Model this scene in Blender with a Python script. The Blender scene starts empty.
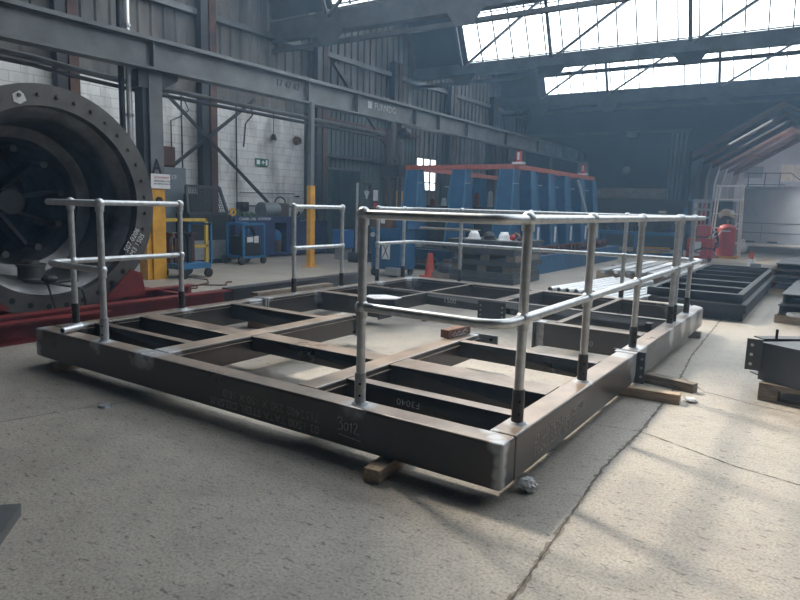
import bpy, bmesh, math, random
from mathutils import Vector, Matrix
random.seed(7)
S = bpy.context.scene
COL = S.collection
PI = math.pi
V = Vector

# ------------------------------------------------------------------ materials
def nodes(name):
    m = bpy.data.materials.new(name); m.use_nodes = True
    nt = m.node_tree; nt.nodes.clear()
    out = nt.nodes.new('ShaderNodeOutputMaterial')
    b = nt.nodes.new('ShaderNodeBsdfPrincipled')
    nt.links.new(b.outputs[0], out.inputs[0])
    return m, nt, b, out
def N(nt, t, **k):
    n = nt.nodes.new(t)
    for a, v in k.items(): setattr(n, a, v)
    return n
def coords(nt, scale=(1, 1, 1), kind='Object'):
    tc = N(nt, 'ShaderNodeTexCoord'); mp = N(nt, 'ShaderNodeMapping')
    mp.inputs['Scale'].default_value = scale
    nt.links.new(tc.outputs[kind], mp.inputs[0]); return mp.outputs[0]
def noise(nt, vec, scale, detail=4, rough=.6):
    n = N(nt, 'ShaderNodeTexNoise'); n.inputs['Scale'].default_value = scale
    n.inputs['Detail'].default_value = detail; n.inputs['Roughness'].default_value = rough
    nt.links.new(vec, n.inputs['Vector']); return n.outputs[0]
def ramp(nt, fac, stops):
    r = N(nt, 'ShaderNodeValToRGB'); e = r.color_ramp.elements
    while len(e) < len(stops): e.new(.5)
    for i, (p, c) in enumerate(stops):
        e[i].position = p; e[i].color = (*c, 1) if len(c) == 3 else c
    nt.links.new(fac, r.inputs[0]); return r.outputs[0]
def mix(nt, fac, a, b, mode='MIX'):
    m = N(nt, 'ShaderNodeMix', data_type='RGBA', blend_type=mode)
    for s, v in ((0, fac), (6, a), (7, b)):
        if hasattr(v, 'links'): nt.links.new(v, m.inputs[s])
        elif s == 0: m.inputs[0].default_value = v
        else: m.inputs[s].default_value = (*v, 1)
    return m.outputs[2]
def bump(nt, b, h, strength=.3, dist=.01):
    bp = N(nt, 'ShaderNodeBump'); bp.inputs['Strength'].default_value = strength
    bp.inputs['Distance'].default_value = dist
    nt.links.new(h, bp.inputs['Height']); nt.links.new(bp.outputs[0], b.inputs['Normal'])
def mat(name, c1, c2=None, rough=.6, metal=0, scale=4, bmp=0, stretch=(1, 1, 1), spec=.5, lo=.35, hi=.65):
    m, nt, b, out = nodes(name)
    b.inputs['Roughness'].default_value = rough; b.inputs['Metallic'].default_value = metal
    b.inputs['Specular IOR Level'].default_value = spec
    c2 = c2 or tuple(x * .75 for x in c1)
    v = coords(nt, stretch); n = noise(nt, v, scale, 5)
    nt.links.new(ramp(nt, n, [(lo, c2), (hi, c1)]), b.inputs['Base Color'])
    if bmp: bump(nt, b, noise(nt, v, scale * 6, 3), bmp, .004)
    return m

M = {}
# mill scale hollow-section steel with pale primer / grinding marks round the welds
def steel(name, c1, c2, spots, rough=.42, metal=.55, rust=(.11, .06, .035), lit_top_dust=0):
    m, nt, b, out = nodes(name)
    v = coords(nt)
    n1 = noise(nt, v, 2.2, 6); n2 = noise(nt, v, 14, 4)
    base = ramp(nt, n1, [(.35, c2), (.65, c1)])
    rf = ramp(nt, n2, [(.5, (0, 0, 0)), (.75, (1, 1, 1))])
    base = mix(nt, mix(nt, .65, rf, (0, 0, 0)), base, rust)
    last = None
    geo = N(nt, 'ShaderNodeNewGeometry')
    if lit_top_dust:      # tan rust bloom, painted lighter on upper faces to look sunlit
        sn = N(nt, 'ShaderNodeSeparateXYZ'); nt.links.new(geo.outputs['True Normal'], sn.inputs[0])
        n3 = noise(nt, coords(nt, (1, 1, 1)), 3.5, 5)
        dm = mix(nt, 1.0, ramp(nt, sn.outputs[2], [(.75, (0, 0, 0)), (.95, (lit_top_dust,) * 3)]), ramp(nt, n3, [(.3, (.45,) * 3), (.6, (1, 1, 1))]), 'MULTIPLY')
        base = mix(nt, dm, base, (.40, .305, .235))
    nz = noise(nt, v, 9, 4)
    for (p, r) in spots:
        d = N(nt, 'ShaderNodeVectorMath', operation='DISTANCE'); d.inputs[1].default_value = p
        nt.links.new(geo.outputs['Position'], d.inputs[0])
        q = N(nt, 'ShaderNodeMath', operation='DIVIDE'); q.inputs[1].default_value = r
        nt.links.new(d.outputs['Value'], q.inputs[0]); cur = q.outputs[0]
        if last is not None:
            mn = N(nt, 'ShaderNodeMath', operation='MINIMUM')
            nt.links.new(last, mn.inputs[0]); nt.links.new(cur, mn.inputs[1]); cur = mn.outputs[0]
        last = cur
    if last is not None:
        a = N(nt, 'ShaderNodeMath', operation='MULTIPLY_ADD'); a.inputs[1].default_value = 1.1; a.inputs[2].default_value = -.55
        nt.links.new(nz, a.inputs[0])
        s = N(nt, 'ShaderNodeMath', operation='ADD'); nt.links.new(last, s.inputs[0]); nt.links.new(a.outputs[0], s.inputs[1])
        f = ramp(nt, s.outputs[0], [(.55, (1, 1, 1)), (1.0, (0, 0, 0))])
        base = mix(nt, mix(nt, .25, f, (0, 0, 0)), base, (.5, .53, .56))
    nt.links.new(base, b.inputs['Base Color'])
    nt.links.new(ramp(nt, n1, [(.3, (rough - .04,) * 3), (.7, (rough + .1,) * 3)]), b.inputs['Roughness'])
    b.inputs['Metallic'].default_value = metal; b.inputs['Specular IOR Level'].default_value = .85
    bump(nt, b, n1, .05, .01)
    return m

ZT = .33
W, L, BW = 4.49, 6.0, .16
weld_spots = [((0, 0, ZT), .09), ((0, 0, .10), .06), ((0, 0, .17), .06), ((0, 0, .24), .06), ((-.08, .08, ZT), .05), ((-.15, .15, ZT), .06), ((-W, 0, ZT), .13), ((-W, 0, .15), .1), ((-2.95, .13, ZT), .2), ((-.95, .08, ZT), .12),
              ((-.08, 2.5, ZT), .2), ((0, 2.55, .2), .12), ((-.08, 2.8, ZT), .2), ((-W + .1, 2.55, ZT), .2), ((0, 4.0, .26), .13), ((0, 4.6, .3), .16), ((-.05, 5.2, ZT), .3), ((-.1, 5.9, ZT), .4),
              ((-W + .1, 5.9, ZT), .25), ((-3.0, 2.42, ZT), .1), ((-1.43, 2.42, ZT), .12), ((-4.41, .33, ZT), .12), ((-4.41, 1.48, ZT), .12), ((-3.55, .08, ZT), .12),
              ((-4.34, 3.6, .25), .12), ((-1.15, 3.42, ZT), .1), ((-4.41, 5.0, ZT), .14), ((-.08, .35, ZT), .08), ((-.08, 1.43, ZT), .08)]
M['rhs'] = steel('mill_scale_steel', (.062, .052, .044), (.032, .027, .024), weld_spots, .3, .2, lit_top_dust=.85)
M['chan'] = steel('channel_steel', (.05, .043, .037), (.028, .024, .022), weld_spots[12:18], .3, .2, lit_top_dust=.65, rust=(.12, .075, .05))
M['dark'] = steel('dark_steel', (.026, .028, .033), (.014, .016, .02), [], rough=.42, metal=.1, rust=(.05, .04, .036))
M['flange'] = steel('cast_steel', (.13, .125, .12), (.07, .068, .066), [], rough=.5, metal=.6, rust=(.1, .07, .05))
M['tunnel'] = steel('machined_steel', (.22, .22, .22), (.06, .062, .066), [], rough=.36, metal=.7, rust=(.09, .085, .08))
M['galv'] = mat('galvanised_steel', (.62, .64, .66), (.46, .48, .50), .36, .6, 18, .05)
M['plate_galv'] = mat('galvanised_plate', (.42, .44, .46), (.3, .32, .34), .45, .7, 12)
M['socket'] = mat('bare_socket_steel', (.07, .06, .055), (.04, .036, .034), .5, .5, 20)
M['weld'] = mat('weld_primer', (.5, .52, .54), (.3, .31, .33), .6, .1, 20)
M['hole'] = mat('hole_dark', (.006, .006, .006), None, .9)
M['chalk'] = mat('chalk', (.85, .86, .85), (.6, .6, .6), .9, 0, 60)
M['stencil'] = mat('stencil_ink', (.42, .38, .34), (.16, .14, .12), .5, 0, 40)
M['wood'] = mat('timber', (.50, .38, .26), (.33, .24, .16), .75, 0, 6, .3, (1, 8, 8))
M['woodred'] = mat('red_brown_timber', (.24, .12, .075), (.12, .06, .04), .8, 0, 10, .3, (1, 6, 6))
M['woodgrey'] = mat('weathered_timber', (.28, .23, .17), (.13, .10, .08), .85, 0, 6, .3, (1, 8, 8))
M['gantry'] = mat('grey_painted_steel', (.155, .165, .17), (.09, .095, .1), .5, .2, 2, .1)
M['girder'] = mat('dark_girder', (.07, .075, .08), (.04, .043, .048), .6, .2, 3)
M['brown'] = mat('red_oxide_steel', (.12, .06, .042), (.05, .03, .026), .7, .1, 3)
M['nearblack'] = mat('black_steel', (.018, .02, .024), (.010, .011, .014), .5, 0)
M['yellow'] = mat('yellow_paint', (.75, .38, .03), (.55, .27, .02), .5, 0, 5)
M['yellowrail'] = mat('yellow_rail_paint', (.62, .42, .05), None, .5)
M['red'] = mat('red_paint', (.22, .022, .022), (.11, .014, .014), .5, .1, 4)
M['redbright'] = mat('bright_red_paint', (.52, .05, .04), (.4, .04, .03), .45, 0, 6)
M['rail_red'] = mat('faded_red_rail', (.42, .10, .06), (.28, .07, .05), .6, 0, 8)
M['blue'] = mat('machine_blue', (.012, .10, .23), (.008, .062, .15), .45, .1, 2)
M['bluelight'] = mat('edge_blue', (.05, .2, .36), None, .45, .1)
M['bluedark'] = mat('bench_blue', (.018, .035, .13), (.01, .02, .07), .55, 0, 3)
M['trolleyblue'] = mat('trolley_blue', (.03, .16, .34), None, .5)
M['teal'] = mat('teal_curtain', (.025, .06, .065), (.014, .035, .04), .7, 0, 2)
M['white'] = mat('white_paint', (.88, .89, .9), (.75, .76, .78), .6, 0, 5)
M['paper'] = mat('paper', (.72, .73, .74), (.6, .6, .62), .8)
M['black'] = mat('black_rubber', (.015, .015, .016), None, .7)
M['chrome'] = mat('polished_pipe', (.9, .9, .9), (.75, .76, .78), .25, .5, 3)
M['greycab'] = mat('grey_cabinet', (.16, .19, .21), (.12, .14, .16), .5, 0, 2)
M['rust'] = mat('rusty_steel', (.14, .05, .03), (.06, .025, .018), .8, .1, 20, .3)
M['slate'] = mat('slate_wall_paint', (.028, .037, .05), (.018, .024, .034), .8, 0, .8)
M['beige'] = mat('beige_board', (.9, .8, .7), None, .7)
M['green'] = mat('sign_green', (.01, .16, .10), None, .5)
M['orange'] = mat('cone_red', (.62, .09, .05), None, .5)
M['skin_blue'] = mat('bright_blue', (.02, .14, .45), None, .5)
M['farwhite'] = mat('white_plaster', (.62, .62, .66), (.5, .5, .54), .8, 0, 1)
M['partition'] = mat('grey_partition', (.27, .275, .29), (.21, .215, .235), .7, 0, 1)
M['roofbrown'] = mat('brown_roof_boards', (.26, .12, .07), (.13, .065, .045), .8, 0, 1.5)
M['curtain'] = mat('strip_curtain', (.34, .34, .33), (.10, .105, .11), .6, 0, 3, 0, (6, 6, .3))
M['dirtycloth'] = mat('white_rag', (.9, .9, .92), (.7, .7, .72), .9, 0, 30, .4)
M['brownboard'] = mat('brown_board', (.17, .10, .06), (.09, .055, .035), .8)
M['basket'] = mat('brown_canvas', (.10, .08, .065), None, .9)
M['greenstuff'] = mat('green_hose', (.03, .07, .035), (.015, .03, .02), .7)
M['clad'] = mat('dirty_cladding', (.20, .185, .17), (.075, .077, .08), .7, .1, 1.4, 0, (1, 1, .35))
M['cladgreen'] = mat('dark_green_cladding', (.075, .10, .10), (.05, .065, .068), .6, .1, 1.2)
M['roofsheet'] = mat('sooty_roof_boards', (.05, .055, .065), (.03, .034, .04), .8, 0, 1)

# painted block wall
m, nt, b, out = nodes('painted_block_wall')
tc = N(nt, 'ShaderNodeTexCoord'); sp = N(nt, 'ShaderNodeSeparateXYZ'); cb = N(nt, 'ShaderNodeCombineXYZ')
nt.links.new(tc.outputs['Object'], sp.inputs[0]); nt.links.new(sp.outputs[1], cb.inputs[0]); nt.links.new(sp.outputs[2], cb.inputs[1])
br = N(nt, 'ShaderNodeTexBrick'); nt.links.new(cb.outputs[0], br.inputs['Vector'])
for k, v in (('Scale', 1), ('Brick Width', .46), ('Row Height', .2), ('Mortar Size', .008), ('Mortar Smooth', .3), ('Bias', 0)): br.inputs[k].default_value = v
br.inputs['Color1'].default_value = (.82, .82, .81, 1); br.inputs['Color2'].default_value = (.74, .74, .74, 1); br.inputs['Mortar'].default_value = (.5, .495, .49, 1)
nv = noise(nt, coords(nt, (1, 1, .35)), 1.6, 6)
c = mix(nt, .75, br.outputs[0], ramp(nt, nv, [(.33, (.30, .30, .30)), (.55, (1, 1, 1))]), 'MULTIPLY')
nt.links.new(c, b.inputs['Base Color']); b.inputs['Roughness'].default_value = .8
bump(nt, b, br.outputs[1], -.3, .01); M['brick'] = m

# concrete floor with chips, stains and slab joints that are real geometry-free dirt
m, nt, b, out = nodes('workshop_concrete')
v = coords(nt)
big = noise(nt, v, .55, 6, .62); mid = noise(nt, v, 5, 6, .7); fine = noise(nt, v, 70, 4, .7)
c = ramp(nt, big, [(.32, (.28, .25, .212)), (.5, (.355, .318, .27)), (.68, (.42, .38, .325))])
c = mix(nt, .6, c, ramp(nt, mid, [(.3, (.62, .61, .6)), (.55, (1, 1, 1))]), 'MULTIPLY')
c = mix(nt, .9, c, ramp(nt, fine, [(.33, (.45, .43, .41)), (.45, (.92, .92, .92)), (.62, (1.22, 1.22, 1.22))]), 'MULTIPLY')
v2 = coords(nt, (1, 2.6, 1)); sp2 = noise(nt, v2, 13, 5, .75)
pits = ramp(nt, sp2, [(.58, (0, 0, 0)), (.63, (1, 1, 1))])
c = mix(nt, mix(nt, .2, pits, (0, 0, 0)), c, (.085, .078, .07))
vo = N(nt, 'ShaderNodeTexVoronoi'); vo.inputs['Scale'].default_value = 26; nt.links.new(v, vo.inputs['Vector'])
ag = ramp(nt, vo.outputs['Distance'], [(.1, (1, 1, 1)), (.17, (0, 0, 0))])
c = mix(nt, mix(nt, .7, ag, (0, 0, 0)), c, (.42, .40, .37))
nt.links.new(c, b.inputs['Base Color'])
nt.links.new(ramp(nt, mid, [(.3, (.42,) * 3), (.7, (.7,) * 3)]), b.inputs['Roughness'])
ad = N(nt, 'ShaderNodeMath', operation='ADD'); nt.links.new(fine, ad.inputs[0]); nt.links.new(sp2, ad.inputs[1])
bump(nt, b, ad.outputs[0], .25, .006); M['floor'] = m
M['crack'] = mat('floor_joint_dirt', (.05, .045, .04), (.1, .09, .08), .9, 0, 12)
M['joint_fill'] = mat('pale_joint_dust', (.27, .235, .19), (.15, .125, .10), .9, 0, 25)

# roof glazing: sun-bleached obscured panes, glowing with daylight and letting the sun through
def glazing(name, e):
    m = bpy.data.materials.new(name); m.use_nodes = True; nt = m.node_tree; nt.nodes.clear()
    out = N(nt, 'ShaderNodeOutputMaterial'); em = N(nt, 'ShaderNodeEmission'); tr = N(nt, 'ShaderNodeBsdfTransparent')
    em.inputs[0].default_value = (.88, .95, 1, 1); em.inputs[1].default_value = e
    tr.inputs[0].default_value = (.9, .9, .9, 1)
    a = N(nt, 'ShaderNodeAddShader'); nt.links.new(em.outputs[0], a.inputs[0]); nt.links.new(tr.outputs[0], a.inputs[1]); nt.links.new(a.outputs[0], out.inputs[0])
    return m
M['glaze'] = glazing('wired_roof_glass', 1.9)
M['winglass'] = glazing('daylit_window_glass', 1.3)
M['dirtyglaze'] = glazing('dirty_roof_pane', .22)
M['fillglaze'] = glazing('unseen_fill_glass', .8)  # panes out of view overhead; their glow is added as fill light

# ------------------------------------------------------------------ mesh helpers
class MB:
    def __init__(s): s.bm = bmesh.new()
    def hexa(s, p):
        v = [s.bm.verts.new(q) for q in p]
        for f in ((0, 3, 2, 1), (4, 5, 6, 7), (0, 1, 5, 4), (1, 2, 6, 5), (2, 3, 7, 6), (3, 0, 4, 7)): s.bm.faces.new([v[i] for i in f])
        return s
    def box(s, x0, x1, y0, y1, z0, z1):
        return s.hexa([(x0, y0, z0), (x1, y0, z0), (x1, y1, z0), (x0, y1, z0), (x0, y0, z1), (x1, y0, z1), (x1, y1, z1), (x0, y1, z1)])
    def bar(s, a, b, w, h, up=(0, 0, 1)):
        a, b = V(a), V(b); d = (b - a).normalized(); u = V(up)
        r = d.cross(u)
        if r.length < 1e-4: r = d.cross(V((1, 0, 0)))
        r.normalize(); u = r.cross(d).normalized(); r *= w / 2; u *= h / 2
        return s.hexa([a - r - u, a + r - u, b + r - u, b - r - u, a - r + u, a + r + u, b + r + u, b - r + u])
    def prism(s, pts, d):
        d = V(d); n = len(pts)
        a = [s.bm.verts.new(p) for p in pts]; b = [s.bm.verts.new(V(p) + d) for p in pts]
        s.bm.faces.new(a[::-1]); s.bm.faces.new(b)
        for i in range(n): s.bm.faces.new((a[i], a[(i + 1) % n], b[(i + 1) % n], b[i]))
        return s
    def cyl(s, a, b, r, r2=None, seg=12, cap=True):
        a, b = V(a), V(b); r2 = r if r2 is None else r2
        q = (b - a).to_track_quat('Z', 'Y')
        c0 = [s.bm.verts.new(a + q @ V((r * math.cos(t), r * math.sin(t), 0))) for t in [2 * PI * i / seg for i in range(seg)]]
        c1 = [s.bm.verts.new(b + q @ V((r2 * math.cos(t), r2 * math.sin(t), 0))) for t in [2 * PI * i / seg for i in range(seg)]]
        for i in range(seg): s.bm.faces.new((c0[i], c0[(i + 1) % seg], c1[(i + 1) % seg], c1[i]))
        if cap: s.bm.faces.new(c0[::-1]); s.bm.faces.new(c1)
        return s
    def tube(s, pts, r, seg=10):
        pts = [V(p) for p in pts]; rings = []; n = len(pts)
        ref = None
        for i, p in enumerate(pts):
            d = (pts[min(i + 1, n - 1)] - pts[max(i - 1, 0)]).normalized()
            if ref is None: ref = d.cross(V((0, 0, 1))); ref = ref if ref.length > .05 else d.cross(V((1, 0, 0)))
            ref = (ref - d * ref.dot(d)).normalized(); u = d.cross(ref)
            rings.append([s.bm.verts.new(p + ref * r * math.cos(t) + u * r * math.sin(t)) for t in [2 * PI * k / seg for k in range(seg)]])
        for a, b in zip(rings, rings[1:]):
            for k in range(seg): s.bm.faces.new((a[k], a[(k + 1) % seg], b[(k + 1) % seg], b[k]))
        s.bm.faces.new(rings[0][::-1]); s.bm.faces.new(rings[-1]); return s
    def sph(s, c, r, sc=(1, 1, 1), seg=12):
        bmesh.ops.create_uvsphere(s.bm, u_segments=seg, v_segments=max(6, seg * 2 // 3), radius=r, matrix=Matrix.Translation(c) @ Matrix.Diagonal((*sc, 1))); return s
    def lathe(s, prof, o=(0, 0, 0), ax='Z', seg=24, close=False):
        o = V(o); rings = []
        for (r, h) in prof:
            R_ = []
            for k in range(seg):
                t = 2 * PI * k / seg; c, d = r * math.cos(t), r * math.sin(t)
                R_.append(s.bm.verts.new(o + (V((c, d, h)) if ax == 'Z' else V((h, c, d)))))
            rings.append(R_)
        pr = list(zip(rings, rings[1:])) + ([(rings[-1], rings[0])] if close else [])
        for a, b in pr:
            for k in range(seg): s.bm.faces.new((a[k], a[(k + 1) % seg], b[(k + 1) % seg], b[k]))
        if not close:
            if prof[0][0] > 0: s.bm.faces.new(rings[0][::-1])
            if prof[-1][0] > 0: s.bm.faces.new(rings[-1])
        return s
    def build(s, name, m, parent=None, bev=0, smooth=False, seg=2, loc=None):
        bmesh.ops.remove_doubles(s.bm, verts=s.bm.verts, dist=1e-6)
        bmesh.ops.recalc_face_normals(s.bm, faces=s.bm.faces)
        me = bpy.data.meshes.new(name); s.bm.to_mesh(me); s.bm.free()
        o = bpy.data.objects.new(name, me); COL.objects.link(o)
        me.materials.append(M[m] if isinstance(m, str) else m)
        if smooth or bev:
            for f in me.polygons: f.use_smooth = True
            if smooth: me.set_sharp_from_angle(angle=math.radians(40))
        if bev:
            bm_ = o.modifiers.new('bevel', 'BEVEL'); bm_.width = bev; bm_.segments = seg; bm_.limit_method = 'ANGLE'; bm_.harden_normals = True
        if parent is not None: o.parent = parent
        if loc is not None: o.location = loc
        return o
def thing(name, label, cat, loc=(0, 0, 0), rz=0, group=None):
    o = bpy.data.objects.new(name, None); COL.objects.link(o); o.location = loc; o.rotation_euler = (0, 0, rz); o.empty_display_size = .2
    return tag(o, label, cat, group)
def tag(o, label, cat, group=None, kind=None):
    o['label'] = label; o['category'] = cat
    if group: o['group'] = group
    if kind: o['kind'] = kind
    return o
def struct(o):
    o['kind'] = 'structure'; return o
def part_label(o, l): o['label'] = l; return o
def dup(root, loc=None, rz=None, label=None):
    r = root.copy(); COL.objects.link(r)
    if loc is not None: r.location = loc
    if rz is not None: r.rotation_euler = (0, 0, rz)
    if label: r['label'] = label
    for ch in list(root.children):
        c = ch.copy(); COL.objects.link(c); c.parent = r
        for g in list(ch.children):
            d = g.copy(); COL.objects.link(d); d.parent = c
    return r
def text(name, s, size, m, mtx, parent=None, depth=.001, sx=1, bold=0, align='LEFT'):
    cu = bpy.data.curves.new(name, 'FONT'); cu.body = s; cu.size = size; cu.extrude = depth; cu.offset = bold; cu.align_x = align; cu.space_character = 1.05
    t = bpy.data.objects.new(name, cu); COL.objects.link(t)
    dg = bpy.context.evaluated_depsgraph_get(); me = bpy.data.meshes.new_from_object(t.evaluated_get(dg))
    bpy.data.objects.remove(t)
    me.transform(mtx @ Matrix.Diagonal((sx, 1, 1, 1)))
    o = bpy.data.objects.new(name, me); COL.objects.link(o); me.materials.clear(); me.materials.append(M[m])
    if parent is not None: o.parent = parent
    return o
def face_m(origin, right, up):
    r, u = V(right).normalized(), V(up).normalized(); n = r.cross(u)
    m = Matrix((r, u, n)).transposed().to_4x4(); m.translation = V(origin); return m
def stroke(name, strokes, r, m, mtx, parent):
    mb = MB()
    for st in strokes: mb.tube([mtx @ V((x, y, 0)) for x, y in st], r, 5)
    return mb.build(name, m, parent)

# ------------------------------------------------------------------ setting
XL, XR, YN, YF, ZB, ZR = -12.0, 12.0, -9.5, 28.0, 6.4, 9.1
struct(MB().box(XL - .3, XR + .3, YN - .3, 50, -.3, 0).build('floor', 'floor'))
struct(MB().box(XL - .3, XL, YN, 11.65, 0, 4.02).build('wall_left', 'brick'))
def cladding(name, m, x, y0, y1, z0, z1, pitch=.33, d=.05, axis='y'):
    mb = MB(); pts = []; y = y0
    while y < y1 - 1e-4:
        for f, h in ((0, 0), (.62, 0), (.7, d), (.92, d)):
            yy = min(y + pitch * f, y1); pts.append((x + h, yy) if axis == 'y' else (yy, x - h))
        y += pitch
    pts.append((x, y1) if axis == 'y' else (y1, x))
    pts.append((x - .12, y1) if axis == 'y' else (y1, x + .12)); pts.append((x - .12, y0) if axis == 'y' else (y0, x + .12))
    mb.prism([(a, b_, z0) for a, b_ in pts], (0, 0, z1 - z0))
    return struct(mb.build(name, m))
cladding('wall_left_upper', 'clad', XL - .02, YN, 28, 4.75, 9.3)
cladding('wall_left_boards', 'clad', XL - .02, YN, 11.65, 4.02, 4.75, .9, .03)
cladding('wall_left_sheeting', 'cladgreen', XL - .02, 11.65, 17.8, 0, 4.75, .22, .03)
cladding('wall_left_rear', 'clad', XL - .02, 19.3, 28, 0, 4.75)
cladding('wall_left_above_window', 'clad', XL - .02, 17.8, 19.3, 3.3, 4.75)
cladding('wall_left_below_window', 'clad', XL - .02, 17.8, 19.3, 0, 2.05)
w = struct(MB().box(XL - .06, XL - .04, 17.8, 19.3, 2.05, 3.3).build('window_1', 'winglass'))
mb = MB()
for y in (17.8, 18.3, 18.8, 19.27): mb.box(XL - .03, XL + .03, y, y + .04, 2.05, 3.3)
for z in (2.05, 2.35, 2.95, 3.26): mb.box(XL - .03, XL + .03, 17.8, 19.31, z, z + .04)
mb.build('window_frame', 'girder', w)
struct(MB().box(XR, XR + .3, YN, YF, 0, 9.3).build('wall_right', 'slate'))
struct(MB().box(XL, XR, YN - .3, YN, 0, 9.3).build('wall_near', 'slate'))
# far wall with the opening to the next hall
OX0, OX1, OZ = -4.25, 3.4, 6.0
struct(MB().box(XL, OX0, YF, YF + .3, 0, 9.3).build('wall_far', 'slate'))
struct(MB().prism([(OX0, YF, 4.2), (-1.0, YF, 6.15), (OX1, YF, 3.55), (OX1, YF, 9.3), (OX0, YF, 9.3)], (0, .32, 0)).build('wall_far_over_opening', 'slate'))
struct(MB().box(OX1, XR, YF, YF + .3, 0, OZ).build('wall_far_right', 'slate'))
struct(MB().box(XL, OX0, YF - .12, YF, 4.98, 5.12).build('trim_1', 'girder'))
# saw-tooth roof
valleys = [-4.2, 3.1, 10.4, 17.7, 25.0]
GX0, GX1 = -9.9, 9.6
k = 1
def roof_slab(name, x0, x1, ya, za, yb, zb):
    struct(MB().prism([(x0, ya, za), (x0, yb, zb), (x0, yb, zb + .12), (x0, ya, za + .12)], (x1 - x0, 0, 0)).build(name, 'roofsheet'))
for i, yv in enumerate(valleys):
    y1, z1 = yv - 1.35, ZR
    gx0 = {3.1: -7.2}.get(yv, GX0)  # unseen pane starts farther right so the left front floor stays darker
    if yv == -4.2:
        roof_slab('ceiling_10', XL, XR, yv, ZB, y1, z1); roof_slab('ceiling_11', XL, XR, YN, ZB - .5, y1, z1); continue
    g = struct(MB().prism([(gx0, yv, ZB), (gx0, y1, z1), (gx0, y1 + .02, z1 + .01), (gx0, yv + .02, ZB + .01)], (GX1 - gx0, 0, 0)).build('window_%d' % (k + 1), 'fillglaze' if yv == 3.1 else 'glaze')); k += 1
    mb = MB(); x = gx0 + .02
    while x <= GX1: mb.bar((x, yv - .03, ZB), (x, y1 - .03, z1), .035, .05, (0, 1, .5)); x += .57
    for t in (.02, .52, .98): mb.bar((gx0, yv - .02 - 1.35 * t, ZB + 2.7 * t), (GX1, yv - .02 - 1.35 * t, ZB + 2.7 * t), .04, .03)
    bars = mb.build('glazing_bar', 'girder', g); bars['kind'] = 'stuff'
    roof_slab('ceiling_%d_end' % (2 * i + 1), XL, gx0, yv, ZB, y1, z1)
    roof_slab('ceiling_%d_end' % (2 * i + 2), GX1, XR, yv, ZB, y1, z1)
    yp = yv - 7.3 if i else YN
    zp = ZB - .02 if i else z1 - (y1 - YN) * .45
    if yv == 10.4:     # unseen rooflights added overhead so sun reaches the floor by the platform
        t = .62; ym, zm = yp + (y1 - yp) * t, zp + (z1 - zp) * t
        roof_slab('ceiling_%d' % (i + 1), XL, XR, ym, zm, y1, z1)
        roof_slab('ceiling_7', XL, -11.4, yp, zp, ym, zm)
        g2 = struct(MB().prism([(-11.4, yp, zp), (-11.4, ym, zm), (-11.4, ym, zm + .02), (-11.4, yp, zp + .02)], (11.4 + 9.6, 0, 0)).build('window_8', 'fillglaze'))  # added unseen rooflight, lets sun reach the floor
        mb = MB(); x = -11.38
        while x < 9.6: mb.bar((x, yp, zp - .03), (x, ym, zm - .03), .05, .06); x += 1.2
        mb.build('glazing_bar', 'girder', g2)  # bars of the added rooflight
        roof_slab('ceiling_8', 9.6, XR, yp, zp, ym, zm)
    else: roof_slab('ceiling_%d' % (i + 1), XL, XR, yp, zp, y1, z1)
roof_slab('ceiling_9', XL, XR, 25.0, ZB, 28.3, ZB + 1.5)
# valley girders, each with chord, posts and diagonals under the glazing
ords = ['first roof girder in view, dark under the near skylight strip', 'second roof girder, crossing the large bright skylight', 'third roof girder, over the far wall below the small skylight']
for yv, lab, nodes_x, zz in ((10.4, ords[0], (-9.9, -6.0, -1.9, 2.2), (5.78, 6.28)), (17.62, ords[1], (-9.97, -6.75, -2.65, 1.45, 5.6), (5.98, 6.38)), (24.95, ords[2], (-10.1, -7.1, -2.9, 1.2, 5.3), (5.9, 6.42))):
    t = thing('roof_girder', lab, 'roof girder', (0, yv, zz[0]), 0, 'roof valley girders')
    MB().box(XL, XR, -.14, .14, 0, zz[1] - zz[0]).build('gutter_beam', 'gantry' if yv == 17.62 else 'girder', t)
    MB().box(XL, XR, -.06, .06, -.27, -.17).build('lower_chord', 'girder', t)
    for x in nodes_x:
        h = zz[1] - zz[0]
        MB().bar((x, -.25, h - .1), (x, -1.5, h + 2.5), .1, .06).build('post', 'girder', t)
        MB().prism([(x - .5, -.17, .05), (x + .5, -.17, .05), (x + .25, -.17, -.32), (x - .2, -.17, -.32)], (0, .02, 0)).build('gusset_plate', 'girder', t)
        MB().bar((x + .1, -.3, h - .15), (x + 4.0, -1.25, h + 1.9), .07, .07).build('diagonal_rod', 'gantry', t)
# upper wall rails and columns on the left wall
for i, (z, h) in enumerate(((5.9, .14),)):
    struct(MB().box(XL + .03, XL + .17, YN, 27.9, z - h / 2, z + h / 2).build('trim_%d' % (3 + i), 'gantry'))
struct(MB().box(XL + .02, XL + .14, 11.65, 17.7, 2.9, 3.0).build('trim_5', 'girder'))
struct(MB().box(XL + .02, XL + .14, 11.65, 17.7, 3.95, 4.07).build('trim_6', 'brown'))
for i, (y, lab) in enumerate(((4.45, 'reddish brown wall column above the big flanged ring'), (7.93, 'dark wall column where the cross bracing meets beside the white wall'), (12.1, 'dark wall column at the right edge of the white painted wall'),
              (16.05, 'brown wall column between the dark sheeting and the small window'), (19.95, 'dark wall column right of the small bright window'), (23.75, 'last wall column before the far wall'))):
    t = thing('wall_column', lab, 'column', (XL + .2, y, 0), 0, 'columns along the left wall')
    MB().box(-.1, .1, -.22, .16, 0, 6.3).build('web', 'nearblack', t)
    MB().box(.1, .13, -.24, -.04, 0, 6.3).build('front_flange', 'nearblack', t)
    MB().box(.1, .15, .0, .2, 0, 6.3).build('side_flange', 'brown', t)
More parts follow.
